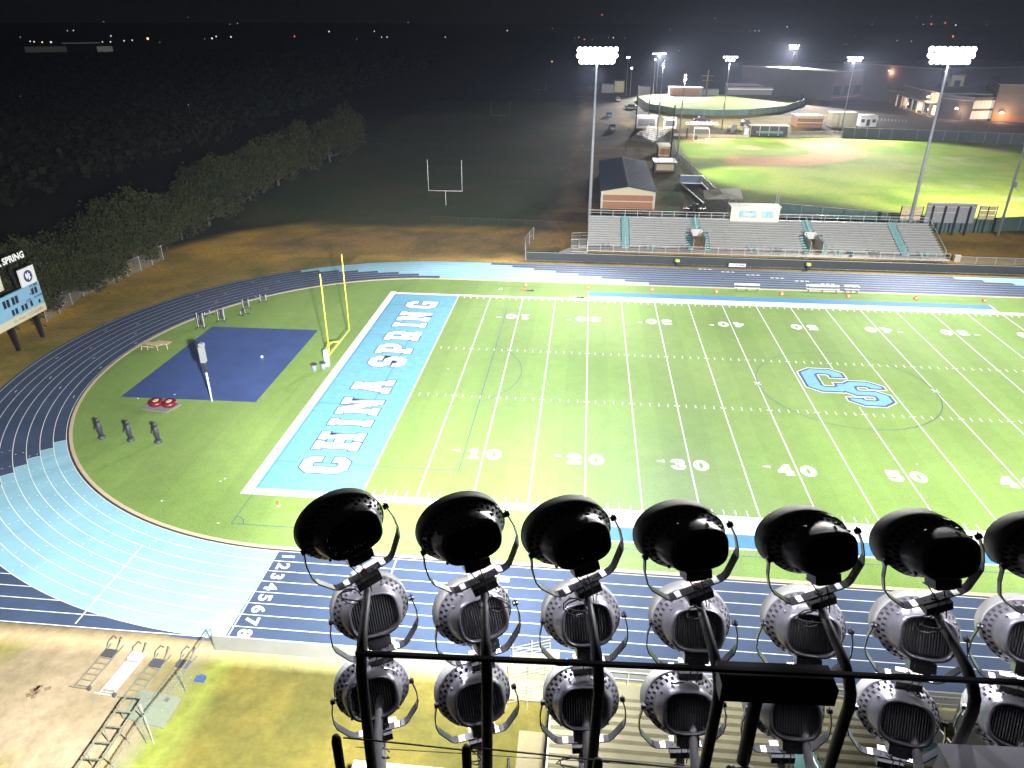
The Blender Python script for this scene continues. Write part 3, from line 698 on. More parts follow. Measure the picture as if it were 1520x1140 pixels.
rnd = random.Random(5)
firstf = True
spots_floods = []
for rn, h, z, L8, pit in rows:
    for i, (e, yaw) in enumerate(L8):
        o = proto if firstf else dup(proto); firstf = False
        p = rk(e, h, z); o.location = p; roll = R(-13 - .8 * i if rn == 'top' else -3); o.rotation_euler = (0, roll, R(yaw)); o.scale = (FS, FS, FS)
        MR = Matrix.Translation(p) @ Matrix.Rotation(R(yaw), 4, 'Z') @ Matrix.Rotation(roll, 4, 'Y') @ Matrix.Scale(FS, 4); KN[rn, i] = MR @ Vector((0, -.01, -.57))
        o['group'] = 'floodlights on the near rack'
        o['label'] = f"{LOOK[rn]}, {ORD[i]} in the {rn} row from the end-zone end"
        for c in o.children:
            if c.name.startswith('housing'): c.rotation_euler = (R(pit + rnd.uniform(-2, 2)), -roll * (1 if i > 2 else .4), R(rnd.uniform(-2, 2))); c.scale = (1.03, 1, .84) if rn == 'top' else (1, 1, 1)
        # added spot in place of spill from this lamp, brightening the lamp below
        if rn != 'lower':
            fwd = Vector((-math.sin(R(yaw)), math.cos(R(yaw)), 0))
            l = bpy.data.lights.new('added_spill', 'SPOT'); l.energy = (16 + 1.2 * i if rn == 'top' else 17 + 1.8 * i); l.spot_size = R(150); l.spot_blend = .5; l.shadow_soft_size = .05; l.color = (.90, .88, 1.0)
            lo = bpy.data.objects.new('added_spill', l); COL.objects.link(lo); lo.location = p + fwd * .30 + Vector((0, 0, -.40)) + RE * -.22
            lo.rotation_mode = 'QUATERNION'; lo.rotation_quaternion = Vector((.05, -.35, -1)).to_track_quat('-Z', 'Y')
        # cables
        cb = MB()
        for s in (-.02, .03):
            K_ = KN[rn, i]; cb.tube([p + Vector((s, -.05, -.24)), p.lerp(K_, .55) + Vector((s * 2 - .03, -.06, .02)), p.lerp(K_, .8) + Vector((s + .02, -.07, 0)), K_ + Vector((s * 1.5, -.08, -.02))], .0045, 5)
        q = KN[rn, i] + Vector((rnd.choice((-1, 1)) * .06, -.08, .02))
        sx = rnd.uniform(.06, .16) * rnd.choice((-1, 1))
        cb.tube([q + Vector((sx * math.sin(t * .9) * (1 if t < 4 else .6), -.03 - .01 * t, -.05 * t + .015 * t * t * .5)) for t in range(7)], .006, 5)
        lr = rnd.uniform(.05, .085); cb.tube([q + Vector((sx * .3 + lr * math.cos(t * .7), -.02 - .004 * t, -.07 + lr * .9 * math.sin(t * .7))) for t in range(9)], .005, 5)
        c = cb.build('cable', M['cable'], o); c.matrix_parent_inverse = MR.inverted()
# frame: gooseneck arms, crossbar, pole head
fr = bpy.data.objects.new('lighting_rack', None); COL.objects.link(fr); fr.location = rk(1.5, 3.8, -36)
tag(fr, 'dark steel rack of curved arms and a long crossbar carrying the near floodlights', 'lamp rack')
FI = Matrix.Translation(fr.location).inverted()
def rp_(mb, name, m, smooth=True):
    o = mb.build(name, m, fr, smooth); o.matrix_parent_inverse = FI; return o
HL = 3.45
def bez(a, b, c, d, n=9): return [a * (1 - t) ** 3 + b * 3 * t * (1 - t) ** 2 + c * 3 * t * t * (1 - t) + d * t ** 3 for t in [i / n for i in range(n + 1)]]
for i in range(8):
    e0 = rows[0][3][i][0]; a = KN['top', i]
    b_ = rk(e0 + .19, HL, -3.98)
    path = bez(a, a + Vector((0, -.05, -.10)), b_ + Vector((0, 0, .30)), b_) + [rk(e0 + .17, HL + .02, -5.4), rk(e0 + .14, HL + .04, -7.2)]
    rp_(MB().tube(path, [.028] * 3 + [.032] * 3 + [.038] * (len(path) - 6), 14), 'gooseneck_arm', M['tube'])
    for r_, mm in ((1, M['tubepale']), (2, M['tubepale'])):
        er = rows[r_][3][i][0]; hh = rows[r_][1]; zr = rows[r_][2]
        a = KN[rows[r_][0], i]; b_ = rk(e0 + .18, HL + .02, zr - 1.02)
        rp_(MB().tube(bez(a, a + Vector((0, 0, -.12)), b_ + Vector((0, .06, .16)), b_, 7), [.036] * 3 + [.034] * 5, 12), 'branch_arm', mm)
xb = MB(); xb.bar(rk(-1.21, HL, -3.71), rk(6.5, HL, -3.71), .028, .028); rp_(xb, 'crossbar', M['blackmetal'], False)
hd = MB(); hd.box(rk(1.50, HL - .01, -3.80), (.72, .20, .14), rz=RA); rp_(hd, 'pole_head', M['blackmetal'], False)
rp_(MB().tube([rk(1.42, HL + .02, -3.86), rk(1.42, HL + .02, -4.6)], .045, 14), 'head_stub', M['tube'])
rp_(MB().tube([rk(1.5, HL - .9, -5.6), rk(1.5, HL - .9, -34.9)], [.22, .38], 20), 'main_pole', M['steel'])
rp_(MB().bar(rk(1.42, HL - .02, -4.6), rk(1.5, HL - .9, -5.65), .12), 'pole_stay', M['blackmetal'], False)
for px, py in ((498, 1092), (692, 1107), (888, 1126), (1085, 1138)):
    d = ray(px, py); p = CAM + d * (3.25 / d.dot(RN))
    rp_(MB().tube([p + Vector((0, 0, .0)), p + Vector((0, 0, -.02)), p + Vector((0, 0, -.05)), p + Vector((0, 0, -1.4))], [.018, .028, .033, .033], 12), 'lower_stub', M['blackmetal'])
    wr = MB().tube([p + Vector((.03, .05, -.08)), p + Vector((.5, .06, -.10)), p + Vector((.95, .07, -.125))], .006, 6); rp_(wr, 'tie_cable', M['cable'])
a, b_ = rk(-1.39, 3.70, -4.96), rk(6.5, 3.70, -5.02)
rp_(MB().tube([a, a.lerp(b_, .25) + Vector((0, 0, -.02)), a.lerp(b_, .5) + Vector((0, 0, -.03)), b_], .0035, 6), 'guide_wire', M['cableg'])
d = ray(1475, 1128); p = CAM + d * (3.1 / d.dot(RN))
eq = empty('equipment_cabinet', p + Vector((.05, 0, -.62)), 'grey sheet metal equipment cabinet fixed low on the lighting rack', 'cabinet', rz=RA)
MB().box((.12, .0, .2), (.62, .5, .38)).build('cabinet_body', M['grey'], eq); MB().box((.12, -.005, .405), (.66, .54, .02)).build('cabinet_lid', M['grey'], eq)

# ------------------------------------------------------------------ far stadium poles and sports-ground poles
def fixture_far(size, yaw, pitch):
    mb = MB(); Mx = Matrix.Rotation(yaw, 4, 'Z') @ Matrix.Rotation(pitch, 4, 'X')
    return mb, Mx
def lamp_pole(base, H, r, rows_, spacing, rowgap, face, label, group, lampr=.30, polemat=None, cat='light pole'):
    """pole with crossarms and round lamps; face: direction (x, y) the lamps look at"""
    root = empty('floodlight_pole', base, label, cat, group)
    MB().tube([(0, 0, 0), (0, 0, H)], [r, r * .45], 14).build('pole', polemat or M['pole_grey'], root, True)
    fx = Vector((face[0], face[1], 0)).normalized(); sx = Vector((-fx.y, fx.x, 0)) * -1
    Mx = Matrix((sx, fx, Vector((0, 0, 1)))).transposed().to_4x4()
    lm, gm_ = None, None
    for j, n_ in enumerate(rows_):
        z = H - .1 - j * rowgap
        half = spacing * (n_ - 1) / 2 + .15
        MB().bar(-sx * half + Vector((0, 0, z - .38)), sx * half + Vector((0, 0, z - .38)), .11).build('crossarm', M['steel'], root)
        for i in range(n_):
            loc = sx * (spacing * (i - (n_ - 1) / 2)) + fx * .22 + Vector((0, 0, z))
            if lm is None:
                a = MB().tube([(0, -.22, .0), (0, -.16, 0), (0, 0, 0), (0, .06, 0)], [lampr * .45, lampr * .75, lampr, lampr * 1.04], 16)
                a.bar((0, -.1, -lampr), (0, -.2, -.38), .05)
                lamp = a.build('floodlight', M['grey'], root)
                q = MB().add([(lampr * math.cos(2 * math.pi * t / 16), .066, lampr * math.sin(2 * math.pi * t / 16)) for t in range(16)], [tuple(range(16))])
                ln_ = q.build('lens', M['lens_far'], lamp); lm, gm_ = lamp.data, ln_.data
            else:
                lamp = mk('floodlight', lm, root); mk('lens', gm_, lamp)
            lamp.matrix_local = Matrix.Translation(loc) @ Mx @ Matrix.Rotation(R(-22), 4, 'X') @ Matrix.Rotation(R(rnd.uniform(-22, 22)), 4, 'Z')
    return root
lamp_pole((18.13, 83.0, 0), 30.9, .34, (8, 8, 7), .84, .86, (.15, -1), 'tall stadium light pole at the field-house end of the far bleachers', 'stadium light poles', .44)
lamp_pole((73.1, 83.0, 0), 31.2, .34, (8, 8, 7), .84, .86, (-.15, -1), 'tall stadium light pole at the baseball-scoreboard end of the far bleachers', 'stadium light poles', .44)
def pole_px(bx, by, tx, ty, rows_, sp, gap, face, label, lampr=.28, r=.22, **k):
    b0 = onz(bx, by); H = rise(b0, ty)
    return lamp_pole(tuple(b0), H + .2, r, rows_, sp, gap, face, label, 'light poles of the ball fields', lampr, **k), b0, H
PO = {}
for key, a in {
 'd': (974, 136, 979, 80, (7,), 1.15, .9, (.3, -1), 'ball field light pole beyond the softball dirt with one straight row of lamps'),
 'e': (975, 206, 988, 91, (3, 3, 2), .50, .9, (1, -.1), 'ball field light pole seen edge-on beside the bleachers, short upright cluster'),
 'f': (1004, 246, 1021, 108, (3, 3, 3), .48, .8, (1, .1), 'ball field light pole with a small lamp cluster above the batting turtle'),
 'g': (1071, 193, 1083, 85, (6, 4), .85, .95, (0, -1), 'ball field light pole beside the dugout with six lamps over four'),
 'h': (1168, 138, 1178, 68, (5, 4), 1.15, 1.2, (-.3, -1), 'ball field light pole at the end of the long low wall'),
 'i': (1249, 193, 1271, 86, (6, 5), .90, .95, (-.5, -1), 'ball field light pole between the container and the brick hut'),
}.items():
    PO[key] = pole_px(*a)
PO['k'] = (None, onz(1481, 350), 27.0)
lp = lamp_pole(tuple(onz(1481, 350)), 27.0, .24, (6, 5), .8, .9, (.2, 1), 'dark light pole with a control box beside the big scoreboard back', 'light poles of the ball fields', .28, polemat=M['grey'])
MB().box((.25, -.3, 9.2), (.5, .35, .8)).box((-.25, -.3, 9.7), (.3, .3, .6)).bar((0, 0, 9.0), (1.0, -.4, 8.1), .08).build('control_box', M['grey'], lp)
for bx, by, ty, lab in ((929, 142, 85, 'slim area light pole with one bright lamp by the far road'), (935, 143, 101, 'short area light pole with a single lamp near the far road'), (969, 142, 88, 'thin area light pole with one bluish lamp left of the row of seven')):
    b0 = onz(bx, by); H = rise(b0, ty)
    lamp_pole(tuple(b0), H, .16, (1,) if bx != 929 else (2,), .7, .8, (0, -1), lab, 'area light poles', .45)
# lamps' light on the ball fields
def bl(key, tgt, p, a, col=(1, .97, .90), dz=-.6):
    b0, H = PO[key][1], PO[key][2]
    spot('field_beam', (b0.x, b0.y, H + dz), tgt, p * KW, a, .6, col)
t_ = lambda px, py: tuple(onz(px, py))
bl('f', t_(1062, 222), 150, 50); bl('f', t_(1130, 262), 260, 62); bl('g', t_(1050, 212), 90, 56); bl('g', t_(1140, 225), 300, 70)
bl('i', t_(1235, 225), 420, 74); bl('i', t_(1360, 240), 620, 80); bl('e', t_(1040, 215), 80, 50)
bl('k', t_(1340, 265), 420, 90); bl('k', t_(1500, 240), 520, 90)
bl('d', t_(1030, 152), 1300, 74); bl('h', t_(1120, 152), 1500, 74); bl('h', t_(1170, 166), 700, 70); bl('e', t_(985, 160), 420, 66); bl('g', t_(1120, 185), 130, 80); bl('i', t_(1215, 176), 150, 80)

# ------------------------------------------------------------------ things on the field
def goalpost(loc, rz, label, H=6.1, colr='yellow', padded=True, group=None, up=None, r=.055):
    t = empty('goalpost', loc, label, 'goalpost', group, rz)
    m = M[colr]
    P = bez(Vector((-1.75, 0, 0)), Vector((-1.75, 0, 2.2)), Vector((-1.75, 0, 3.05)), Vector((0, 0, 3.05)), 14) if padded else [Vector((0, 0, 0)), Vector((0, 0, 3.05))]
    MB().tube([Vector((P[0].x, 0, 0))] + P[1:], .085 if padded else r, 12).build('post', m, t, True)
    MB().tube([(0, -3.56, 3.05), (0, 3.56, 3.05)], .07 if padded else r, 10).build('crossbar', m, t, True)
    for s in (-1, 1): MB().tube([(0, s * 3.56, 3.05), (0, s * 3.56, 3.05 + H)], r, 10).build('upright', m, t, True)
    if padded: MB().box((-1.75, 0, 1.0), (.46, .46, 2.0)).build('pad', M['pad'], t)
    return t
up = onx(477, 405, -9.144).z - 3.05; print('upright', up)
goalpost((-9.144, 24.1, 0), 0, 'yellow goalpost with padded gooseneck base behind the end zone', up)
goalpost(tuple(onz(662, 305)), R(90), 'white H-topped practice goalpost standing on the dark practice field', 6.3, 'white', False, 'practice goalposts', r=.05)
goalpost(tuple(onz(743, 184)), R(90), 'dim practice goalpost farther down the dark practice field', 5.5, 'grey', False, 'practice goalposts', r=.05)  # grey instead of white paints in the dimness out here
goalpost(tuple(onz(800, 142)), R(90), 'faintest practice goalpost at the far end of the practice field', 5.5, 'grey', False, 'practice goalposts', r=.05)  # darkened by colour too, to look unlit at the far end
def bin_(p, label):
    t = empty('trash_bin', p, label, 'trash bin', 'bins by the goalpost')
    MB().tube([(0, 0, 0), (0, 0, .05), (0, 0, .78)], [.24, .26, .31], 18).build('bin_body', M['bin'], t, True)
    MB().tube([(0, 0, .76), (0, 0, .83)], [.345, .345], 18).build('rim', M['dgrey'], t)
bin_((-11.9, 22.7, 0), 'open grey trash bin on the court side of the goalpost pad'); bin_((-11.05, 23.2, 0), 'grey trash bin touching the goalpost pad on the end-zone side')
# padded camera mast lying against the court edge
pm = empty('padded_mast', (-19.85, 14.5, 0), 'white mast with a grey padded head at the near edge of the blue court', 'mast')
MB().tube([(0, 0, 0), (0, 0, 3.4)], .085, 12).build('mast_pole', M['white'], pm, True)
MB().tube([(0, 0, 3.3), (0, 0, 3.5), (0, 0, 4.4), (.0, 0, 4.8)], [.10, .14, .14, .12], 12).build('mast_neck', M['black'], pm, True)
MB().box((0, 0, 5.3), (.42, .55, 1.7)).box((0, .16, 6.25), (.40, .5, .35)).build('padded_head', M['grey'], pm); MB().box((-.25, .05, 5.5), (.10, .62, 1.9)).build('side_panel', M['black'], pm)
def dummy(p, tilt, label):
    t = empty('tackling_dummy', p, label, 'tackling dummy', 'tackling dummies on the turf', R(tilt))
    MB().tube([(0, 0, 0), (0, 0, .10), (0, 0, .28)], [.36, .38, .22], 20).build('weighted_base', M['dummy'], t, True)
    MB().tube([(0, 0, .25), (0, .02, 1.0), (0, .05, 1.55), (0, .06, 1.65)], [.17, .21, .20, .12], 16).tube([(0, .06, 1.62), (0, .07, 1.75), (0, .07, 1.98), (0, .07, 2.06)], [.09, .18, .17, .08], 14).build('bag', M['dummy'], t, True)
    for s in (-1, 1): MB().tube([(s * .18, 0, 1.25), (s * .27, -.12, 1.1), (s * .2, -.2, .95)], .05, 8).build('arm', M['dummy'], t, True)
dummy((-26.7, 6.5, 0), 20, 'charcoal tackling dummy closest to the track bend'); dummy((-23.75, 6.35, 0), 5, 'charcoal tackling dummy standing between two others on the turf'); dummy((-21.05, 6.3, 0), -12, 'charcoal tackling dummy closest to the end zone')
# crossed red tyres on a grey mat
mt = MB(); mt.prism([(-26.2, 12.2), (-23.2, 11.75), (-22.6, 13.5), (-25.6, 14.0)], .016, .08)
tag(mt.build('rubber_mat', M['grey']), 'flat grey rubber mat under two red tumbling rings', 'mat')
def torus(mb, c, Rr, r, n=24, k=10):
    vs = []
    for i in range(n):
        for j in range(k):
            a, b = 2 * math.pi * i / n, 2 * math.pi * j / k
            vs.append((c[0] + (Rr + r * math.cos(b)) * math.cos(a), c[1] + (Rr + r * math.cos(b)) * math.sin(a), c[2] + r * math.sin(b)))
    return mb.add(vs, [(i * k + j, ((i + 1) % n) * k + j, ((i + 1) % n) * k + (j + 1) % k, i * k + (j + 1) % k) for i in range(n) for j in range(k)])
for x, lab in ((-25.0, 'red tackling ring on the grey mat, track side'), (-23.6, 'red tackling ring on the grey mat, field side')):
    t = empty('tackling_ring', (x, 13.1, .08), lab, 'tackling ring', 'red tackling rings')
    torus(MB(), (0, 0, .28), .5, .27).build('ring', M['red'], t, True); MB().box((0, 0, .50), (.34, .5, .12)).build('strap', M['tan'], t)
# stack of tan boards
t = empty('board_stack', (-32.4, 27.0, 0), 'loose heap of tan boards and trestles on the turf behind the court', 'board stack')
for k, (x, y, rz_, l_) in enumerate([(-.2, .3, 10, 2.0), (.3, .5, -6, 1.8), (.5, -.1, 30, 1.5), (-.5, -.3, -12, 2.0)]):
    MB().box((x, y, .50 + k * .05), (l_, .75, .05), rz=R(rz_)).build('board', M['tan'], t)
for k, (x, y) in enumerate([(-1.2, -.6), (-.6, .5), (.5, .6), (1.1, -.3), (.1, -.7)]): MB().bar((x, y, .52), (x + .12, y - .1, .016), .07).build('leg', M['tan'], t)
MB().bar((-1.9, -.7, .45), (-.2, -.8, .45), .08).build('rail', M['tan'], t); MB().bar((-1.8, -.7, .45), (-1.85, -.75, .016), .08).build('leg', M['tan'], t)
# hurdles / sled frames along the far bend
def rackit(p, rz_, label, h=1.3):
    t = empty('training_sled', p, label, 'training sled', 'dark sled frames by the far bend', R(rz_))
    MB().bar((-.5, -.6, .05), (-.5, .6, .05), .09).bar((.5, -.6, .05), (.5, .6, .05), .09).bar((-.5, .0, .07), (.5, 0, .07), .09).build('runner_frame', M['dgrey'], t)
    for s in (-.38, .38):
        MB().tube([(s, .1, .08), (s, .15, h)], .05, 8).build('upright', M['steel'], t); 
    MB().tube([(-.2, .12, .35), (-.2, .15, h * .9)], .14, 10).build('pad', M['dgrey'], t, True); MB().tube([(.2, .12, .35), (.2, .15, h * .9)], .14, 10).build('pad', M['dgrey'], t, True)
for px, py, rz_, h, lab in ((299, 487, 5, 2.0, 'tall dark sled frame at the far corner of the blue court'), (309, 468, 60, .5, 'low flat sled frame touching the curb above the court corner'), (329, 477, 10, 1.6, 'upright sled frame between the court corner and the curb'), (362, 467, 70, .6, 'low sled frame in front of the taller one'), (366, 458, 30, 1.3, 'cluttered sled frame close behind another by the curb'), (391, 448, 15, 1.0, 'sled frame farthest along the curb towards the blue exchange zone')):
    p = onz(px, py); rackit((p.x, p.y, .016), rz_, lab, h)
bl_ = MB()
bm = bmesh.new(); bmesh.ops.create_icosphere(bm, subdivisions=2, radius=.16); me = bpy.data.meshes.new('ball'); bm.to_mesh(me); bm.free(); me.materials.append(M['white'])
o = bpy.data.objects.new('ball', me); COL.objects.link(o); o.location = (-19.1, 25.4, .182); tag(o, 'white ball lying on the blue court', 'ball')
# sideline yard markers
for k, (px, py) in enumerate([(778, 426), (874, 429), (964, 430), (1061, 434), (1160, 436), (1260, 440), (1361, 442), (1468, 446)]):
    x = (k + 1) * 10 * YD
    t = empty('yard_marker', (x, 54.0 if k else 54.3, .016), f"orange sideline marker opposite the {['10 yard line nearest the lettered end zone, beside loose sticks', 'near end of the pale sideline box, 20 yard line', 'third pair of far yard numbers reading 30', 'fourth far number reading 40', 'midfield 50', 'emblem side first 40 past midfield', '30 past midfield', 'far end of the pale sideline box'][k]}", 'yard marker', 'orange yard markers')
    a, b_ = MB(), MB()
    for s in (-1, 1): MB().add([(-.22, s * .22, 0), (.22, s * .22, 0), (.15, s * .03, .46), (-.15, s * .03, .46), (-.22, s * .19, 0), (.22, s * .19, 0), (.15, s * .01, .44), (-.15, s * .01, .44)], [(0, 1, 2, 3), (4, 7, 6, 5), (0, 3, 7, 4), (1, 5, 6, 2), (0, 4, 5, 1), (3, 2, 6, 7)]).build('panel', M['orange'], t)
    MB().box((0, -.20, .22), (.20, .02, .16)).build('number_plate', M['line'], t)
def bench(p, l, rz_, label, m='white'):
    t = empty('team_bench', p, label, 'bench', 'white benches by the far track', R(rz_))
    MB().box((0, 0, .45), (l, .30, .06)).build('seat', M[m], t); MB().box((0, .35, .86), (l, .04, .26)).build('backrest', M[m], t)
    for s in (-.42, 0, .42): MB().bar((s * l, -.15, .0), (s * l, .05, .43), .07).bar((s * l, .3, .0), (s * l, .36, .86), .07).bar((s * l, -.1, .2), (s * l, .32, .2), .06).build('leg', M['dgrey'], t)
bench((41.1, 55.2, .016), 3.6, 0, 'white bench by the far track opposite the 45 yard line'); bench((51.8, 55.7, .016), 4.6, 0, 'longer white bench by the far track past midfield'); bench((55.9, 56.0, .016), 2.0, 0, 'short white bench just right of the longer one')
cn = empty('pylon', (-6.2, -2.25, .016), 'small orange and white pylon lying loose below the end zone corner', 'pylon'); MB().box((0, 0, .22), (.12, .12, .44)).build('pylon_body', M['orange'], cn); MB().box((0, 0, .03), (.2, .2, .05)).build('pylon_foot', M['white'], cn)
for k, (px, py, l, c_) in enumerate([(776, 431, 1.0, 'orange'), (787, 432, 1.1, 'black'), (851, 442, 1.2, 'white'), (860, 442.6, 1.4, 'black'), (743, 430, .5, 'white')]):
    p = onz(px, py); o = MB().box((0, 0, .06), (l, .12, .12)).box((l * .3, 0, .1), (.25, .2, .2)).build('chain_stick', M[c_], loc=(p.x, p.y, .03))
    tag(o, ['orange yardage stick lying in front of the first orange marker', 'black yardage stick lying just beyond the orange one', 'white yardage stick lying on the far sideline', 'black yardage stick lying on the far sideline', 'small white rod lying before the first orange marker'][k], 'yardage stick')
random.seed(11)
for k, (px, py) in enumerate([(327, 715), (334, 711), (240, 744), (324, 777), (665, 548), (1361, 690), (259, 586), (205, 592)]):
    p = onz(px, py); o = MB().box((0, 0, .02), (.16, .08, .02), rz=k).box((.05, .05, .016), (.07, .06, .01), rz=k * 2).build('paper_scrap', M['white'], loc=(p.x, p.y, .02)); tag(o, 'pale paper scrap ' + ['below the dummies, one of a close pair', 'below the dummies, other of the close pair', 'on the turf near the track curb', 'near the bottom turf edge by the soccer corner', 'between the end zone and the first yard line', 'above the 50 yard number', 'on the near edge of the blue court', 'between the dummies and the curb'][k], 'litter', 'paper scraps on the turf')

# ------------------------------------------------------------------ scoreboard on the bank
XS = -48.4
def sbp_(px, py): p = onx(px, py, XS); return p.y, p.z
y1, zb = sbp_(68, 459); _, zt = sbp_(55, 417); ltl, ltr = sbp_(25, 401), sbp_(48, 392)
y0 = y1 - 11.0
sbd = empty('scoreboard', (XS, y1 - 5.5, 0), 'pale blue football scoreboard with school lettering on black posts beside the bend', 'scoreboard')
yc = y1 - 5.5
M['sb_blue'] = mat('scoreboard_blue', (0.20, 0.40, 0.55), 0.5, var=.05, scale=1); M['sb_cream'] = mat('scoreboard_cream', (0.55, 0.52, 0.36), 0.55, var=.05, scale=1); M['digit'] = mat('unlit_digit', (0.012, 0.015, 0.03), 0.3)
W_ = 11.0; h0 = zb; h1 = zb + .95; h2 = zt
for yy in (24.6, 28.8, 20.4): MB().box((-.1, yy - yc, h2 / 2), (.35, .35, h2)).build('post', M['blackmetal'], sbd)
MB().box((0, 0, (h1 + h2) / 2), (.25, W_, h2 - h1)).build('score_panel', M['sb_blue'], sbd)
MB().box((.02, 0, (h0 + h1) / 2), (.28, W_, h1 - h0 - .01)).build('sponsor_panel', M['sb_cream'], sbd)
yl = y1 - yc
lp0, lp1 = ltl[0] - yc, yl - .1
MB().box((0, (lp0 + lp1) / 2, (h2 + ltr[1]) / 2), (.2, lp1 - lp0, ltr[1] - h2 - .02)).build('emblem_panel', M['white'], sbd)
MB().box((0, lp0 - 4.4, (h2 + ltr[1]) / 2 + .5), (.2, 3.2, 1.7)).build('sponsor_sign', M['sb_cream'], sbd)
fx_ = lambda yo, zo, x=.135: (lambda u, v: (x, yo + u, zo + v))
zc = (h2 + ltr[1]) / 2; ycm = (lp0 + lp1) / 2; rr_ = (ltr[1] - h2) * .34
cm = MB(); cm.add([(.11, ycm + rr_ * math.cos(2 * math.pi * i / 28), zc + rr_ * math.sin(2 * math.pi * i / 28)) for i in range(28)], [tuple(range(28))]); cm.build('emblem_disc', M['paint_navy'], sbd)
MB().add([(.12, ycm + rr_ * u, zc + rr_ * v) for u, v in [(-.62, .15), (-.45, .62), (-.1, .35), (.1, .75), (.3, .3), (.66, .35), (.35, -.05), (.62, -.35), (.05, -.75), (-.15, -.2), (-.4, -.5)]], [tuple(range(11))]).build('emblem_mark', M['white'], sbd)
zs = lambda f: h1 + (h2 - h1) * f
def digs(yy, f0, n_, hh=.9, ww=.42):
    for i in range(n_): MB().box((.135, yy + i * .58, zs(f0) + hh / 2), (.03, ww, hh)).build('digit_window', M['digit'], sbd)
H_ = h2 - h1
digs(yl - 6.1, .50, 2, H_ * .33); digs(yl - 4.7, .50, 2, H_ * .33); digs(yl - 1.4, .55, 2, H_ * .27); digs(yl - 5.2, .08, 2, H_ * .25, .36); digs(yl - 3.6, .08, 2, H_ * .25, .36); digs(yl - 2.1, .10, 1, H_ * .24, .34); digs(yl - .75, .08, 1, H_ * .16, .3); digs(yl - 9.6, .5, 2, H_ * .33)
MB().box((.135, yl - 1.85, zs(.62)), (.03, .16, .16)).build('digit_window', M['digit'], sbd)
for body, yy, f, sz in (('HOME', yl - 1.0, .93, .5), ('DOWN', yl - .7, .40, .42), ('QTR', yl - 2.4, .40, .42), ('GUEST', yl - 8.6, .92, .5)):
    text_obj('panel_word', body, sz, M['paint_navy'], fx_(yy, zs(f), .137), 0, .01, parent=sbd)
text_obj('sponsor_word', 'COUGARS', .55, M['brick'], fx_(yl - 1.8, (h0 + h1) / 2, .17), 0, .0, parent=sbd); text_obj('sponsor_word', 'Go Team', .5, M['brick'], fx_(yl - 4.6, (h0 + h1) / 2, .17), 0, .0, parent=sbd)
py_, pz_ = sbp_(34, 377)
text_obj('school_name', 'CHINA SPRING', 1.05, M['line'], lambda u, v: (.1, py_ - yc + u, pz_ + v), 0, .045, 'RIGHT', parent=sbd)
MB().bar((0, yl - 9.5, h2 - .1), (0, yl - 9.5, pz_ - .42), .12).bar((0, yl - 3.4, h2 - .1), (0, yl - 3.4, pz_ - .42), .12).bar((.0, yl - 11.5, pz_ - .45), (.0, py_ - yc, pz_ - .45), .10).build('name_bracket', M['blackmetal'], sbd)
for c in sbd.children: pass

# ------------------------------------------------------------------ fences
def chain_fence(pts, h, label, gap=3.0, m=None, post=None, rail=True, name='chain_link_fence', closed=False, pr=.035):
    o = empty(name, (*pts[0][:2], 0), label, 'fence'); b0 = Vector((*pts[0][:2], 0))
    pts = [Vector((p[0], p[1], 0)) - b0 for p in pts]
    sheet, posts, rails = MB(), MB(), MB()
    for a, b in zip(pts, pts[1:]):
        n_ = max(1, round((b - a).length / gap))
        for i in range(n_ + (b == pts[-1])):
            q = a.lerp(b, i / n_); posts.tube([q, q + Vector((0, 0, h + .05))], pr, 6)
        sheet.quad(a + Vector((0, 0, .05)), b + Vector((0, 0, .05)), b + Vector((0, 0, h)), a + Vector((0, 0, h)))
        rails.bar(a + Vector((0, 0, h)), b + Vector((0, 0, h)), .05)
    sheet.build('fence_screen', m or M['chain'], o); pm_ = post or M['steel']
    posts.build('posts', pm_, o)
    if rail: rails.build('top_rail', pm_, o)
    return o
g = lambda *a: [tuple(onz(px, py)) for px, py in a]
chain_fence(g((70, 478), (125, 440), (170, 420), (210, 402), (243, 385)), 2.3, 'chain-link fence on the orange bank in front of the hedge')
def winds(a, b, z0, z1, m, label, gap=3.0, name='windscreen_fence', th=.05):
    a, b = Vector((*a, 0)), Vector((*b, 0)); o = empty(name, a, label, 'fence'); d = b - a
    MB().bar(Vector((0, 0, (z0 + z1) / 2)), d + Vector((0, 0, (z0 + z1) / 2)), th, z1 - z0).build('windscreen', m, o)
    ps = MB(); n_ = round(d.length / gap)
    for i in range(n_ + 1): ps.tube([d * i / n_ + Vector((0, .07, 0)), d * i / n_ + Vector((0, .07, z1 + .03))], .04, 6)
    ps.bar(Vector((0, .07, z1)), d + Vector((0, .07, z1)), .06); ps.build('post_rail', M['steel'], o); return o
winds((8.2, 67.0), (130, 67.0), .12, 1.35, M['screen_dark'], 'long black windscreen fence along the far track in front of the stand')
chain_fence([(8.0, 67.0), (7.4, 73.0), (8.4, 80.0)], 2.2, 'short chain-link fence running back from the black windscreen')
chain_fence(g((640, 328), (680, 330), (700, 331), (780, 334), (838, 337)), 1.0, 'low dark wire fence between the bank and the unlit practice field', 6.0, mesh_screen('sparse_wire', (.1, .1, .08), .05), M['wood'])
chain_fence([(77.2, 72.2), (130, 72.4)], 1.2, 'pale low fence past the end of the far stand', 3.0)
# near barrier and chain-link gate by the sleds
winds((-4.3, -17.15), (60, -17.15), .05, 1.15, mat('barrier_mesh_grey', (0.17, 0.17, 0.15), 0.8, var=.1, scale=.5), 'grey mesh barrier with pale posts along the near track', 4.6)
gt = chain_fence([(-4.35, -17.15), (-4.55, -20.4), (-5.0, -23.8), (-5.0, -28.5)], 1.75, 'chain-link fence beside the training sleds with pale green posts', 3.4, mesh_screen('chain_near', (0.30, 0.33, 0.26), 0.14), M['frame_dim'])

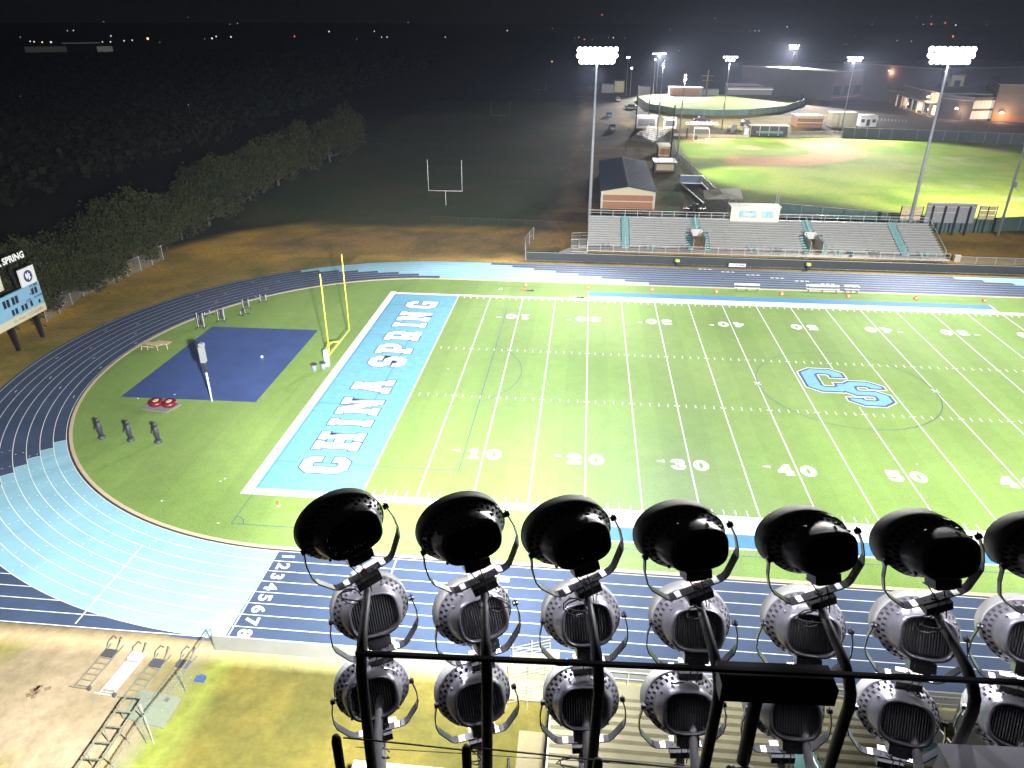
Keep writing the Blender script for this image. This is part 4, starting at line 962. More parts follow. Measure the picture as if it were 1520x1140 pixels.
# ------------------------------------------------------------------ near left: chute sleds, green mat, tall frame
def chute(x, y, rz_, label, lit=False):
    t = empty('blocking_sled', (x, y, 0), label, 'sled', 'sled frames on the tan grass', rz_)
    m = M['alu'] if lit else M['frame_dim']
    fr_ = MB()
    for s in (-.42, .42): fr_.bar((s, -1.4, .08), (s, 1.9, .08), .06)
    for k in range(7): fr_.bar((-.42, -1.3 + k * .42, .09), (.42, -1.3 + k * .42, .09), .05)
    fr_.bar((-.75, -1.45, .08), (.62, -1.45, .08), .07).build('skid_frame', m, t)
    MB().box((0, 1.15, .14), (.78, .55, .10)).build('weight_plate', M['dgrey'] if not lit else M['grey'], t)
    for s in (-.3, .3): MB().tube([(s, 1.3, .1), (s * 1.25, 1.75, .45), (s * .8, 2.15, .55), (s * .6, 2.2, .3)], .03, 8).build('handle', M['frame_dim'], t)
    MB().box((.55, -1.42, .12), (.16, .2, .2)).build('foot_pad', M['dgrey'], t)
chute(-10.7, -19.3, R(-4), 'grey sled frame farthest from the chain-link fence'); chute(-8.95, -19.6, R(-5), 'pale white-sheeted sled second from the far end', True)
MB_ = MB().box((0, .15, .155), (.74, 2.6, .02)).box((0, 1.3, .24), (.7, .5, .15))
o = MB_.build('sheet_cover', mat('crumpled_sheet', (0.55, 0.55, 0.58), 0.4, var=.35, scale=6, bump=.8, bscale=12)); o.location = (-8.95, -19.6, 0); o.rotation_euler = (0, 0, R(-5)); tag(o, 'crumpled silvery sheet draped over the second sled', 'sheet')
chute(-7.4, -19.75, R(-5), 'grey sled frame beside the green mat corner'); chute(-5.75, -19.65, R(-4), 'grey sled frame closest to the chain-link fence')
mt = MB().prism([(-7.25, -20.5), (-7.3, -22.4), (-4.6, -22.85), (-4.55, -20.85)], .02, .09)
tag(mt.build('green_mat', mat('green_mat_fabric', (0.13, 0.15, 0.10), .8, var=.1, scale=2)), 'flat dull green mat lying under the chain-link fence', 'mat')
o = MB().box((0, 0, .09), (.55, .35, .16)).box((.1, .1, .2), (.3, .2, .08)).build('blue_bag', mat('blue_fabric', (.03, .06, .16), .7), loc=(-4.15, -19.45, 0)); tag(o, 'small blue bag on the grass by the chain-link fence', 'bag')
ld = empty('lineman_frame', (-6.5, -24.6, 0), 'long low steel frame with cross rungs and propped legs on the tan grass', 'training frame')
F_ = MB()
for s in (-.5, .5): F_.bar((s, -4.5, 1.25), (s, 2.6, 1.25), .07)
F_.build('side_rail', M['frame_dim'], ld)
rg = MB()
for k in range(8): MB().bar((-.5, 2.6 - k * .95, 1.25), (.5, 2.6 - k * .95, 1.25), .06).build('rung', M['frame_dim'], ld)
for k in range(5):
    y_ = 2.0 - k * 1.45
    for s in (-.5, .5): MB().bar((s, y_, 1.22), (s * 1.25, y_ + .15, 0), .05).build('leg', M['frame_dim'], ld)
MB().bar((.5, 2.3, 1.2), (1.9, .8, .0), .06).build('brace', M['frame_dim'], ld)
dp = MB(); random.seed(4)
for k in range(14): dp.box((random.uniform(-.5, .5), random.uniform(-.35, .35), .05), (random.uniform(.1, .35), random.uniform(.08, .2), .1), rz=random.uniform(0, 3))
o = dp.build('soil_clods', mat('soil_clods', (0.16, 0.11, 0.06), .95, var=.3, scale=5), loc=(-13.1, -21.2, 0)); tag(o, 'small heap of dark soil clods on the tan grass', 'soil heap')

# ------------------------------------------------------------------ bleachers
def stand(name, x0, x1, yf, sgn, zdeck, z0, rows_n, dep, ris, aisles, voms, label, deck=1.6, mats=('alu', 'alu_d')):
    """sgn +1: rows rise towards +Y"""
    o = empty(name, ((x0 + x1) / 2, yf, 0), label, 'bleachers'); cx = (x0 + x1) / 2
    X0, X1 = x0 - cx, x1 - cx
    MB().box(((X0 + X1) / 2, sgn * deck / 2, zdeck - .06), (X1 - X0, deck, .12)).build('walkway', M['concrete'] if sgn > 0 else M[mats[0]], o)
    gaps = sorted([(a - .75, a + .75) for a in aisles] + [(a - 1.9, a + 1.9) for a in voms])
    for i in range(rows_n):
        y = deck + dep * (i + .5); z = z0 + ris * i
        seg_, c = [], x0
        for a, b in gaps:
            if i >= 7 and (a, b) in [(v - 1.9, v + 1.9) for v in voms]: a, b = a + 1.15, b - 1.15
            seg_.append((c, a)); c = b
        seg_.append((c, x1))
        mb = MB()
        for a, b in seg_:
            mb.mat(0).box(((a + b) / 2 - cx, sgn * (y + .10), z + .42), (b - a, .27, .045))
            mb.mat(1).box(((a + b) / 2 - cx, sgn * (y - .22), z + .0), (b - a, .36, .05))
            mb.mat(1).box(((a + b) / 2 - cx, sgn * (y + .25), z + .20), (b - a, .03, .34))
        mb.build('bench_row', [M[mats[0]], M[mats[1]]], o)
    for a in list(aisles) + list(voms):
        mb = MB()
        for i in range(rows_n):
            if a in voms and i < 7:
                for s_ in (-1, 1): mb.box((a - cx + s_ * 1.45, sgn * (deck + dep * (i + .5)), z0 + ris * i + .1), (.85, dep * .82, .22))
            else:
                for q in (0, .5): mb.box((a - cx, sgn * (deck + dep * (i + .25 + q)), z0 + ris * (i + q) + .08), (1.3 if a in aisles else 1.5, dep * .42, .2))
        mb.build('aisle_steps', M['teal'], o)
        r_ = MB(); ya, yb = (deck + .6, deck + dep * rows_n) if a in aisles else (deck + dep * 7.3, deck + dep * rows_n)
        za, zb_ = z0 + (ya - deck) / dep * ris, z0 + ris * rows_n
        r_.bar((a - cx, sgn * ya, za + .95), (a - cx, sgn * yb, zb_ + .95), .06)
        for k in range(6):
            f = k / 5; r_.bar((a - cx, sgn * (ya + (yb - ya) * f), za + (zb_ - za) * f), (a - cx, sgn * (ya + (yb - ya) * f), za + (zb_ - za) * f + .95), .05)
        r_.build('aisle_rail', M['steel'], o)
        if a in voms:
            v = MB(); ye = deck + dep * 7
            for s_ in (-1, 1):
                v.box((a - cx + s_ * .98, sgn * (deck + ye) / 2, z0 + 1.0), (.06, ye - deck, 1.7)); v.bar((a - cx + s_ * .98, sgn * deck, z0 + 1.0), (a - cx + s_ * .98, sgn * ye, z0 + ris * 7 + 1.0), .08)
            v.box((a - cx, sgn * ye, z0 + ris * 7 + .1), (2.0, .06, 1.2)); v.build('entry_wall', M['alu'], o)
            MB().box((a - cx, sgn * (deck + .4 + (ye - deck) / 2), .35), (1.85, ye - deck - .3, .6)).build('entry_floor', M['brick'], o)
    yt = deck + dep * rows_n; ztp = z0 + ris * rows_n
    MB().box((0, sgn * (yt + .14), ztp - .0), (X1 - X0, .22, .42)).build('back_ledge', M['teal'], o)
    rl = MB(); n_ = round((x1 - x0) / 2.1)
    for zz, yy, hh in ((ztp + .2, yt + .26, .95), (zdeck, .05, 1.05)):
        for i in range(n_ + 1): x = X0 + (X1 - X0) * i / n_; rl.bar((x, sgn * yy, zz - .3), (x, sgn * yy, zz + hh), .05)
        rl.bar((X0, sgn * yy, zz + hh), (X1, sgn * yy, zz + hh), .06); rl.bar((X0, sgn * yy, zz + hh * .5), (X1, sgn * yy, zz + hh * .5), .035)
    rl.build('guard_rail', M['steel'], o)
    for X_ in (X0, X1): MB().bar((X_, sgn * (deck + .2), z0 + 1.0), (X_, sgn * yt, ztp + 1.1), .08).bar((X_, sgn * yt, 0), (X_, sgn * yt, ztp + 1.1), .1).bar((X_, sgn * (deck + .2), 0), (X_, sgn * (deck + .2), z0 + 1), .08).build('end_rail', M['steel'], o)
    for i in range(round((x1 - x0) / 6) + 1):
        fl = MB(); x = X0 + (X1 - X0) * i / round((x1 - x0) / 6); fl.bar((x, sgn * (deck + .3), z0 - .05), (x, sgn * yt, ztp - .15), .12); fl.bar((x, sgn * yt, 0), (x, sgn * yt, ztp), .14); fl.bar((x, sgn * (deck + 4), 0), (x, sgn * (deck + 4), z0 + ris * 4 / dep - .1), .12)
        fl.build('support_frame', M['dgrey'], o)
    return o
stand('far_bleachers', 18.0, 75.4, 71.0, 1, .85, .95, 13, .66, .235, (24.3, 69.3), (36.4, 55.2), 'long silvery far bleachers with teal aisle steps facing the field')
# ramp and landing at the left end of the far stand
rmp = empty('access_ramp', (16.2, 71.0, 0), 'grey switchback ramp at the shed end of the far bleachers', 'ramp')
MB().box((.3, 1.0, .5), (2.9, 2.0, .12)).box((-.35, 4.5, .55), (1.3, 5, .12)).box((1.05, 4.5, .75), (1.25, 5, .12)).box((.35, 7.2, .8), (2.8, 1.2, .12)).build('ramp_deck', M['concrete'], rmp)
r_ = MB()
for a, b in (((-1.05, 0, 1.5), (-1.05, 7.8, 1.6)), ((.35, 2, 1.5), (.35, 6.8, 1.7)), ((1.75, 2, 1.6), (1.75, 7.8, 1.8)), ((-1.05, 7.8, 1.6), (1.75, 7.8, 1.8)), ((-1.05, 0, 1.5), (1.75, 0, 1.6))): r_.bar(a, b, .05); r_.bar(Vector(a) - Vector((0, 0, .5)), Vector(b) - Vector((0, 0, .5)), .04); r_.bar(a, (a[0], a[1], 0), .06); r_.bar(b, (b[0], b[1], 0), .06)
r_.build('ramp_rail', M['steel'], rmp); 
w_ = MB().bar((-2.8, -2.5, .7), (-1.1, 0, .8), .10, .9); w_.build('ramp_panel', M['alu_d'], rmp)
# press box
q0 = ony(1083, 325, 81.3); q1 = ony(1155, 325, 81.3); xa, xb_ = q0.x, q1.x
pb = empty('press_box', ((xa + xb_) / 2, 81.0, 0), 'small cream press box with two pale blue windows on top of the far bleachers', 'press box'); wd = xb_ - xa
MB().box((0, 1.2, 5.0), (wd, 2.6, 2.7)).build('cabin_wall', mat('press_box_cream', (0.55, 0.55, 0.44), .7, var=.04, scale=1), pb); MB().box((0, 1.2, 6.42), (wd + .3, 2.9, .12)).build('roof', M['alu'], pb)
for x, w0 in ((-1.15, 2.9), (2.1, 1.9)):
    wi = MB().box((x * wd / 8, -.12, 5.15), (w0 * wd / 8, .06, 1.15)).build('window', mat('pane_pale_blue', (0.30, 0.46, 0.50), .2, var=.35, scale=3), pb); MB().bar((x * wd / 8, -.17, 4.6), (x * wd / 8, -.17, 5.7), .06).build('mullion', M['alu'], wi)
text_obj('window_lettering', 'PRESS', .62, M['line'], lambda u, v: (-1.1 * wd / 8 + u, -.19, 5.15 + v), 0, .01, parent=pb)
MB().tube([(wd / 2 - .3, 2.3, 6.4), (wd / 2 - .3, 2.3, 8.3)], .04, 6).tube([(wd / 2 + .1, 2.3, 6.2), (wd / 2 + .1, 2.3, 8.6)], .04, 6).build('antenna', M['steel'], pb)
# wheelchair bays, bin, person-free small things along the far walkway
for k, (px, py) in enumerate(((899, 367), (966, 370), (1016, 371), (1120, 372), (1155, 373), (1245, 376), (1300, 376), (1373, 380))):
    p = ony(px, py - 2, 71.9); t = empty('folding_chair_pair', (p.x, 71.9, .85), f"pair of folded chairs on the far walkway, {ORD[k]} set from the ramp end", 'chairs', 'folded chairs on the far walkway')
    for s in (-.45, .45): MB().box((s, 0, .42), (.42, .42, .05)).box((s, .2, .75), (.42, .04, .35)).bar((s - .18, -.18, 0), (s - .18, .2, .6), .04).bar((s + .18, -.18, 0), (s + .18, .2, .6), .04).build('chair', M['teal'] if k % 2 else M['dgrey'], t)
for px, py, lab in ((1003, 390, 'green-topped barrel by the black windscreen below the first stand entry'), (1193, 394, 'green-topped barrel by the black windscreen below the second stand entry')):
    p = onz(px, py); t = empty('barrel', (p.x, 66.4, 0), lab, 'barrel', 'barrels by the windscreen'); MB().cyl((0, 0, 0), .3, .75, 14).build('barrel_body', M['black'], t, False); MB().cyl((0, 0, .75), .42, .30, 14, .36).build('barrel_top', mat('lime_plastic', (0.40, 0.48, 0.10), .5), t)
t = empty('letter_board', (41.6, 66.3, 0), 'white lettered board leaning on the black windscreen', 'board'); MB().box((0, 0, .45), (2.6, .08, .5)).build('board_face', M['white'], t); text_obj('board_letters', 'COUGAR', .45, M['dgrey'], lambda u, v: (u + .2, -.05, .45 + v), 0, .02, parent=t)
t = empty('waste_bin', (*onz(1419, 388)[:2], 0), 'cream square waste bin past the end of the far walkway', 'trash bin'); MB().box((0, 0, .5), (.9, .6, 1.0)).build('bin_body', M['cream'], t); MB().box((0, 0, 1.03), (.95, .65, .06)).build('bin_lid', M['white'], t)
p = onz(1250, 377); t = empty('traffic_bin', (p.x, 71.8, .85), 'dark green bin standing on the far walkway past the second entry', 'trash bin'); MB().cyl((0, 0, 0), .28, .8, 12).build('bin_body', M['screen_green'], t); MB().cyl((0, 0, .8), .3, .1, 12).build('bin_lid', M['paint_mid'], t)

# home stand below the camera and the ramps beside it
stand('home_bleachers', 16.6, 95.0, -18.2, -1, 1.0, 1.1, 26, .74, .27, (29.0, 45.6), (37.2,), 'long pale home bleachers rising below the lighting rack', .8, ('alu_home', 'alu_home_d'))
hr = empty('zigzag_ramp', (15.4, -18, 0), 'pale aluminium zigzag ramp with parallel rails beside the home bleachers', 'ramp')
MB().box((-.2, 1.4, .45), (2.3, 1.4, .08)).box((-.2, -.9, .75), (2.3, 1.4, .08)).box((1.1, .3, .9), (.8, 3.6, .08)).build('ramp_deck', M['alu_home'], hr)
r_ = MB()
for y_, zz in ((2.1, .45), (.75, .55), (-.2, .75), (-1.6, .85)):
    for k in range(4): r_.bar((-1.35, y_ - .3, zz - .1 + k * .25), (.9, y_ + .25, zz + .25 + k * .25), .035)
    for x in (-1.35, -.2, .9): r_.bar((x, y_, 0), (x, y_, zz + 1.05), .05)
r_.build('ramp_rail', M['alu_home'], hr)
struct(MB().quad((14.9, -21.0, .02), (16.45, -21.0, .02), (16.45, -34, .02), (14.9, -34, .02)).build('concrete_path', mat('tan_concrete', (0.20, 0.17, 0.09), .85, var=.1, scale=1.5)))
for sx in (14.6, 16.5):
    o = MB().box((0, 0, .5), (.06, 3.4, 1.0)).bar((0, -1.7, 0), (0, -1.7, 1.1), .08).bar((0, 1.7, 0), (0, 1.7, 1.1), .08).build('gate_panel', M['dgrey'], loc=(sx, -25.2, 0)); tag(o, f"dark open gate leaf on the {'grass' if sx < 15 else 'bleacher'} side of the concrete path", 'gate', 'path gates')
q0, q1 = onz(526, 1128, 3.0), onz(706, 1138, 3.0)
hb = empty('ticket_hut', ((q0.x + q1.x) / 2, q0.y - 2.2, 0), 'flat white-roofed hut on the grass directly under the rack', 'hut'); wd = q1.x - q0.x
MB().box((0, 0, 1.4), (wd - .4, 4.0, 2.8)).build('hut_wall', M['cream'], hb); MB().box((0, 0, 2.92), (wd, 4.4, .18)).build('hut_roof', M['alu'], hb)

# ------------------------------------------------------------------ trees
M['bark'] = mat('bark', (0.07, 0.055, 0.04), .9, var=.2, scale=3)
def leafmat(nm, c1, c2):
    m = mat(nm, c1, .75, scale=.55, col2=c2); b = m.node_tree.nodes['Principled BSDF']; b.inputs['Specular IOR Level'].default_value = .2; return m
LM = [leafmat('leaf_olive', (0.020, 0.025, 0.006), (0.044, 0.048, 0.011)), leafmat('leaf_dark', (0.014, 0.020, 0.006), (0.034, 0.040, 0.010))]
def tree_meshes(seed, nleaf=2600, bushy=1.0):
    rg_ = random.Random(seed); lobes = []
    for k in range(13 + seed % 3 * 3):
        a = rg_.uniform(0, 6.28); rr = rg_.uniform(.05, .70); lobes.append((rr * math.cos(a), rr * math.sin(a), rg_.uniform(.22, .72 + .3 * (1 - rr)), rg_.uniform(.12, .34)))
    vs, fs = [], []
    for k in range(nleaf):
        cx_, cy_, cz_, cr = rg_.choice(lobes)
        while True:
            d = Vector((rg_.uniform(-1, 1), rg_.uniform(-1, 1), rg_.uniform(-1, 1)))
            if .3 < d.length < 1: break
        d = d.normalized() * (rg_.uniform(.3, 1.1) ** .5) * cr * (1.0 if rg_.random() < .9 else rg_.uniform(1.1, 1.75))
        c = Vector((cx_, cy_, cz_)) + Vector((d.x, d.y, d.z * .9))
        if c.z < .04: c.z = .04 + rg_.random() * .2
        s_ = rg_.uniform(.014, .042); n_ = Vector((rg_.gauss(0, 1), rg_.gauss(0, 1), rg_.gauss(.3, 1))).normalized(); u = n_.orthogonal().normalized(); v = n_.cross(u); b0 = len(vs)
        vs += [c - u * s_, c - v * s_ * .6, c + u * s_, c + v * s_ * .6]; fs.append((b0, b0 + 1, b0 + 2, b0 + 3))
    me = bpy.data.meshes.new('crown'); me.from_pydata([tuple(v) for v in vs], [], fs); me.materials.append(LM[seed % 2]); me.update()
    mb = MB().tube([(0, 0, 0), (.01, 0, .2), (.02, .01, .5)], [.045, .035, .02], 8)
    for cx_, cy_, cz_, cr in lobes[:6]: mb.tube([(.01, 0, .18), (cx_ * .5, cy_ * .5, cz_ * .6), (cx_, cy_, cz_)], [.02, .013, .005], 6)
    t_ = bpy.data.meshes.new('trunk'); t_.from_pydata(mb.v, [], mb.f); t_.materials.append(M['bark']); t_.update()
    return me, t_
TM = [tree_meshes(k, 3400) for k in range(7)]
def tree(x, y, h, wf, label, group='trees of the hedge line', cat='tree'):
    k = rnd.randrange(7); o = empty('hedge_tree', (x, y, 0), label, cat, group, rnd.uniform(0, 6.28)); o.scale = (h * wf * rnd.uniform(.8, 1.2), h * wf * rnd.uniform(.8, 1.2), h * rnd.uniform(.85, 1.15))
    mk('crown', TM[k][0], o); mk('trunk', TM[k][1], o)
    return o
line = [(30, 500), (60, 487), (92, 470), (122, 452), (150, 443), (176, 428), (205, 408), (228, 392), (250, 377), (272, 362), (292, 352), (312, 340), (332, 327), (352, 314), (372, 302), (392, 290), (414, 279), (436, 268), (462, 256), (490, 243), (520, 230)]
LBL = ['behind the scoreboard posts', 'beside the scoreboard edge', 'just past the scoreboard', 'above the start of the chain-link fence', 'behind the first fence bay', 'behind the middle of the chain-link fence', 'behind the last fence bay', 'at the end of the chain-link fence', 'one past the fence end', 'above the orange bank', 'two past the fence end', 'above the pale dirt scar', 'beside the dirt scar', 'beyond the dirt scar', 'where the bank darkens', 'at the corner of the practice field', 'along the practice field edge', 'farther along the practice field edge', 'near the unlit goalpost line', 'past the unlit goalpost line', 'last in the lit hedge line']
for k, (px, py) in enumerate(line):
    p = onz(px, py); d = Vector((p.x - CX, p.y - CY, 0)).normalized()
    h = 5.2 + k * .12 + rnd.uniform(-.6, .9)
    tree(p.x + d.x * 3, p.y + d.y * 3, h, rnd.uniform(.75, .95), f"leafy olive-green tree {LBL[k]}")
    for q in (8.5, 14):
        h2_ = h * rnd.uniform(1.05, 1.4)
        tree(p.x + d.x * q + rnd.uniform(-2, 2), p.y + d.y * q + rnd.uniform(-2, 2), h2_, rnd.uniform(.7, .9), f"{'taller' if q < 10 else 'dim back-row'} tree, {'second' if q < 10 else 'third'} rank, {LBL[k]}", 'trees behind the hedge line')
vs, fs = [], []
rg_ = random.Random(9)
for k in range(5200):                                                 # far wood seen as one dark mass
    a = rg_.random(); q = onz(-40 + 700 * a, 330 - 235 * a - rg_.random() ** .8 * (235 - 150 * a)); r0 = rg_.uniform(1.5, 3.4)
    if q.length > 900: continue
    for j in range(7):
        c = Vector((q.x + rg_.gauss(0, r0 * .6), q.y + rg_.gauss(0, r0 * .6), rg_.uniform(.3, r0 * 1.9))); n_ = Vector((rg_.gauss(0, 1), rg_.gauss(0, 1), rg_.gauss(.6, 1))).normalized(); u = n_.orthogonal().normalized(); v = n_.cross(u); s_ = rg_.uniform(.5, 1.2); b0 = len(vs)
        vs += [c - u * s_, c - v * s_, c + u * s_, c + v * s_]; fs.append((b0, b0 + 1, b0 + 2, b0 + 3))
me = bpy.data.meshes.new('woods'); me.from_pydata([tuple(v) for v in vs], [], fs); me.materials.append(leafmat('leaf_far', (0.012, 0.016, 0.006), (0.024, 0.030, 0.010))); me.update()
o = bpy.data.objects.new('woods', me); COL.objects.link(o); tag(o, None, None, None, 'stuff')

# ------------------------------------------------------------------ buildings and grounds beyond the far stand
def gable(c, w_, d_, h, ridge, name, label, cat, wallm, roofm, rz=0.0, over=.3, band=None, axis='y', cream=None):
    """box with a gable roof; ridge runs along the depth"""
    o = empty(name, c, label, cat, None, rz); mb = MB()
    mb.prism([(-w_ / 2, 0), (w_ / 2, 0), (w_ / 2, d_), (-w_ / 2, d_)], 0, h)
    for y in (0, d_): mb.add([(-w_ / 2, y, h), (w_ / 2, y, h), (0, y, h + ridge)], [(0, 1, 2)])
    mb.build('wall', wallm, o)
    rf = MB()
    for s in (-1, 1):
        a, b = Vector((0, -over, h + ridge + .1)), Vector((s * (w_ / 2 + over), -over, h - ridge * over / (w_ / 2) + .1)); q = Vector((0, d_ + 2 * over, 0)); t = Vector((0, 0, .12))
        rf.add([a, b, b + q, a + q, a + t, b + t, b + q + t, a + q + t], [(0, 1, 2, 3), (4, 7, 6, 5), (0, 4, 5, 1), (3, 2, 6, 7), (1, 5, 6, 2)])
    rf.build('roof', roofm, o)
    return o
a0, a1 = onz(891, 309), onz(971, 311); wd = a1.x - a0.x
sh = gable(((a0.x + a1.x) / 2, 105.6, 0), wd, 36.5, rise(a0, 284), rise(a0, 277) - rise(a0, 284), 'field_house', 'long shed with slate-blue gable roof and red brick front beside the dirt road', 'field house', M['cream'], M['roof'])
hh = rise(a0, 284)
MB().box((0, -.06, hh * .23), (wd - .9, .12, hh * .40)).box((0, -.06, hh * .64), (wd - .9, .12, hh * .34)).build('brick_panel', M['brick'], sh)
MB().box((0, -.10, hh * .45), (wd - .3, .14, .16)).build('trim_band', M['alu'], sh)
for s in (-1, 1): MB().box((s * (wd / 2 - .15), -.09, hh / 2), (.3, .18, hh)).build('corner_trim', M['alu'], sh)
rb = MB()
for k in range(24):
    for s in (-1, 1): rb.bar((s * .2, .6 + k * 1.5, hh + (rise(a0, 277) - hh) + .22), (s * (wd / 2 + .2), .6 + k * 1.5, hh + .20), .05)
rb.build('roof_seams', M['roof'], sh)
# bull pens, dugouts and booths between the shed and the diamond
def booth(px0, px1, py, ptop, depth, name, label, cat, wm, rm, band=None, front=None):
    a, b = onz(px0, py), onz(px1, py); h = rise(a, ptop); w_ = b.x - a.x
    o = empty(name, ((a.x + b.x) / 2, a.y, 0), label, cat); MB().box((0, depth / 2, h / 2), (w_, depth, h)).build('wall', wm, o); MB().box((0, depth / 2, h + .08), (w_ + .5, depth + .5, .16)).build('roof', rm, o)
    if front: MB().box((0, -.05, h * .5), (w_ * .82, .1, h * .62)).build('opening', front, o)
    return o, w_, h
booth(971, 1002, 255, 241, 6.0, 'dugout_shed', 'dark-sided shed with a white flat roof near the batting nets', 'shed', M['dgrey'], M['white'], front=M['tan'])
booth(977, 994, 232, 218, 7.0, 'announcer_booth', 'tan two-level booth with a pale sloping roof beside the metal bleachers', 'booth', M['tan'], M['cream'], front=M['brick'])
booth(944, 974, 190, 173, 4, 'concession_hut', 'grey hut with a framed screen behind the ball field bleachers', 'hut', M['purple'], M['grey'], front=M['dgrey'])
booth(985, 1003, 190, 176, 4, 'score_booth', 'white booth with small dark windows behind the backstop', 'booth', M['white'], M['grey'], front=M['dgrey'])
bo, bw, bh = booth(1027, 1056, 186, 181.5, .4, 'backstop_sign', 'grey backstop wall with a white lettered sign behind home plate', 'sign', M['purple'], M['white'])
text_obj('sign_lettering', 'COUGAR BASEBALL', 1.35, M['white'], lambda u, v: (u, -.12, bh * .62 + v), 0, .03, parent=bo)
o, w_, h = booth(1113, 1167, 201, 187, 4.5, 'dugout', 'long open dugout with pale roof and teal bench beside the infield', 'dugout', M['dgrey'], M['cream'])
MB().box((0, -1.2, .9), (w_ * .72, .5, .12)).box((0, -.95, 1.3), (w_ * .72, .08, .5)).build('bench', M['teal'], o)
for k in range(5): MB().bar((-w_ / 2 + k * w_ / 4, -.1, 0), (-w_ / 2 + k * w_ / 4, -.1, h), .22).build('roof_post', M['cream'], o)
o, w_, h = booth(1104, 1112, 200, 190, 3, 'ticket_box', 'small white box hut touching the dugout end', 'hut', M['white'], M['grey'])
o, w_, h = booth(1182, 1219, 189, 173, 9, 'brick_hut', 'red brick hut with pale trim beside a ball field light pole', 'hut', M['brick'], M['grey']); MB().box((0, -.08, h * .9), (w_ + .3, .2, h * .14)).box((0, -.08, h * .45), (w_, .16, .35)).build('trim', M['cream'], o)
o, w_, h = booth(1233, 1269, 189, 168, 6, 'storage_container', 'pale ribbed storage container beside the white-framed kiosk', 'container', M['cream'], M['alu'])
rb = MB()
for k in range(9): rb.box((-w_ / 2 + (k + .5) * w_ / 9, -.06, h / 2), (.25, .14, h * .94))
rb.build('ribs', M['alu'], o)
o, w_, h = booth(1275, 1299, 188, 172, 5, 'kiosk', 'white-framed kiosk with black doors right of the storage container', 'kiosk', M['white'], M['white'])
for k in (-.33, 0, .33): MB().box((k * w_, -.06, h * (.38 if k == 0 else .55)), (w_ * .2, .1, h * (.6 if k == 0 else .3))).build('door_panel' if k == 0 else 'window', M['dgrey'], o)
# bleachers behind home plate
a, b = onz(935, 210), onz(972, 216)
bl2 = empty('metal_bleachers', ((a.x + b.x) / 2, a.y, 0), 'small silvery bleachers in slanted rows beside the dirt road', 'bleachers', None, R(-52))
for k in range(9): MB().box((0, k * .9, .5 + k * .42), (11, .32, .06)).box((0, k * .9 - .4, .2 + k * .42), (11, .4, .05)).build('bench_row', M['alu'], bl2)
MB().bar((-5.4, 0, 0), (-5.4, 7.6, 4), .12).bar((5.4, 0, 0), (5.4, 7.6, 4), .12).bar((-5.4, 7.6, 0), (-5.4, 7.6, 5), .12).bar((5.4, 7.6, 0), (5.4, 7.6, 5), .12).bar((-5.4, 7.6, 5), (5.4, 7.6, 5), .08).build('frame', M['grey'], bl2)
# safety net poles
def netpole(bx, by, ty, label):
    p = onz(bx, by); o = MB().tube([(0, 0, 0), (0, 0, rise(p, ty))], [.22, .16], 10).build('net_pole', M['blackmetal'], loc=tuple(p)); return tag(o, label, 'pole', 'black net poles')
np_ = [netpole(943, 194, 127, 'black net pole by the dirt road beside the bleachers'), netpole(963, 170, 128, 'black net pole at the corner of the softball fence'), netpole(995, 233, 156, 'shorter black net pole beside the booth'), netpole(1329 - 310, 205, 190, 'thin low pole near the batting turtle')]
a, b = onz(943, 194), onz(963, 170); nn_ = MB().quad(tuple(a + Vector((0, 0, 1))), tuple(b + Vector((0, 0, 1))), tuple(b + Vector((0, 0, rise(b, 129)))), tuple(a + Vector((0, 0, rise(a, 128))))).build('safety_net', M['net']); tag(nn_, 'sheer safety net hung between two black poles by the road', 'net')
# batting turtle
p = onz(1040, 208); tt = empty('batting_turtle', tuple(p), 'white tubular batting turtle cage standing at home plate', 'batting cage')
tb = MB()
for s in (-1, 1): tb.tube(bez(Vector((s * 2.4, -1.2, 0)), Vector((s * 2.6, -1.6, 3.2)), Vector((s * 2.4, .5, 4.2)), Vector((s * 1.9, 3.4, 3.6)), 8), .12, 6)
tb.bar((-2.4, -1.2, .1), (2.4, -1.2, .1), .2).bar((-2.4, .5, 3.5), (2.4, .5, 3.5), .2).bar((-1.9, 3.4, 3.6), (1.9, 3.4, 3.6), .2).bar((0, .5, 3.5), (0, 3.4, 3.6), .15).bar((-2.4, -1.2, .1), (-1.9, 3.4, .1), .2).bar((2.4, -1.2, .1), (1.9, 3.4, .1), .2)
tb.build('cage_frame', M['white'], tt); MB().quad((-2.3, -1.3, .2), (2.3, -1.3, .2), (2.3, -1.0, 3.2), (-2.3, -1.0, 3.2)).build('cage_net', M['net'], tt); MB().box((-1.7, -.5, .8), (1.0, .8, 1.5)).build('catch_bag', M['dgrey'], tt)
# batting tunnel behind the stand (white poles, blue end screen)
A_ = [onz(1009, 272), onz(1041, 273), onz(1063, 295), onz(1044, 303)]
tn = empty('batting_tunnel', tuple(A_[0]), 'white pole batting tunnel with a blue-grey end screen behind the far bleachers', 'batting tunnel')
L_ = [q - A_[0] for q in A_]; ht = rise(A_[0], 260)
MB().quad(tuple(L_[0]), tuple(L_[1]), tuple(L_[1] + Vector((0, 0, ht))), tuple(L_[0] + Vector((0, 0, ht)))).build('end_screen', mat('screen_blue_grey', (0.12, 0.16, 0.24), .8, var=.15, scale=.5), tn)
tb = MB().bar(L_[0] + Vector((0, 0, ht)), L_[1] + Vector((0, 0, ht)), .18).bar(L_[0] + Vector((0, 0, .1)), L_[1] + Vector((0, 0, .1)), .22)
tb.bar(L_[1] + Vector((0, 0, .2)), L_[2] + Vector((0, 0, .2)), .28).bar(L_[0] + Vector((0, 0, .2)), L_[3] + Vector((0, 0, .2)), .28).bar(L_[1] + Vector((0, 0, ht)), L_[2] + Vector((0, 0, ht)), .16).bar(L_[2], L_[2] + Vector((0, 0, ht)), .2)
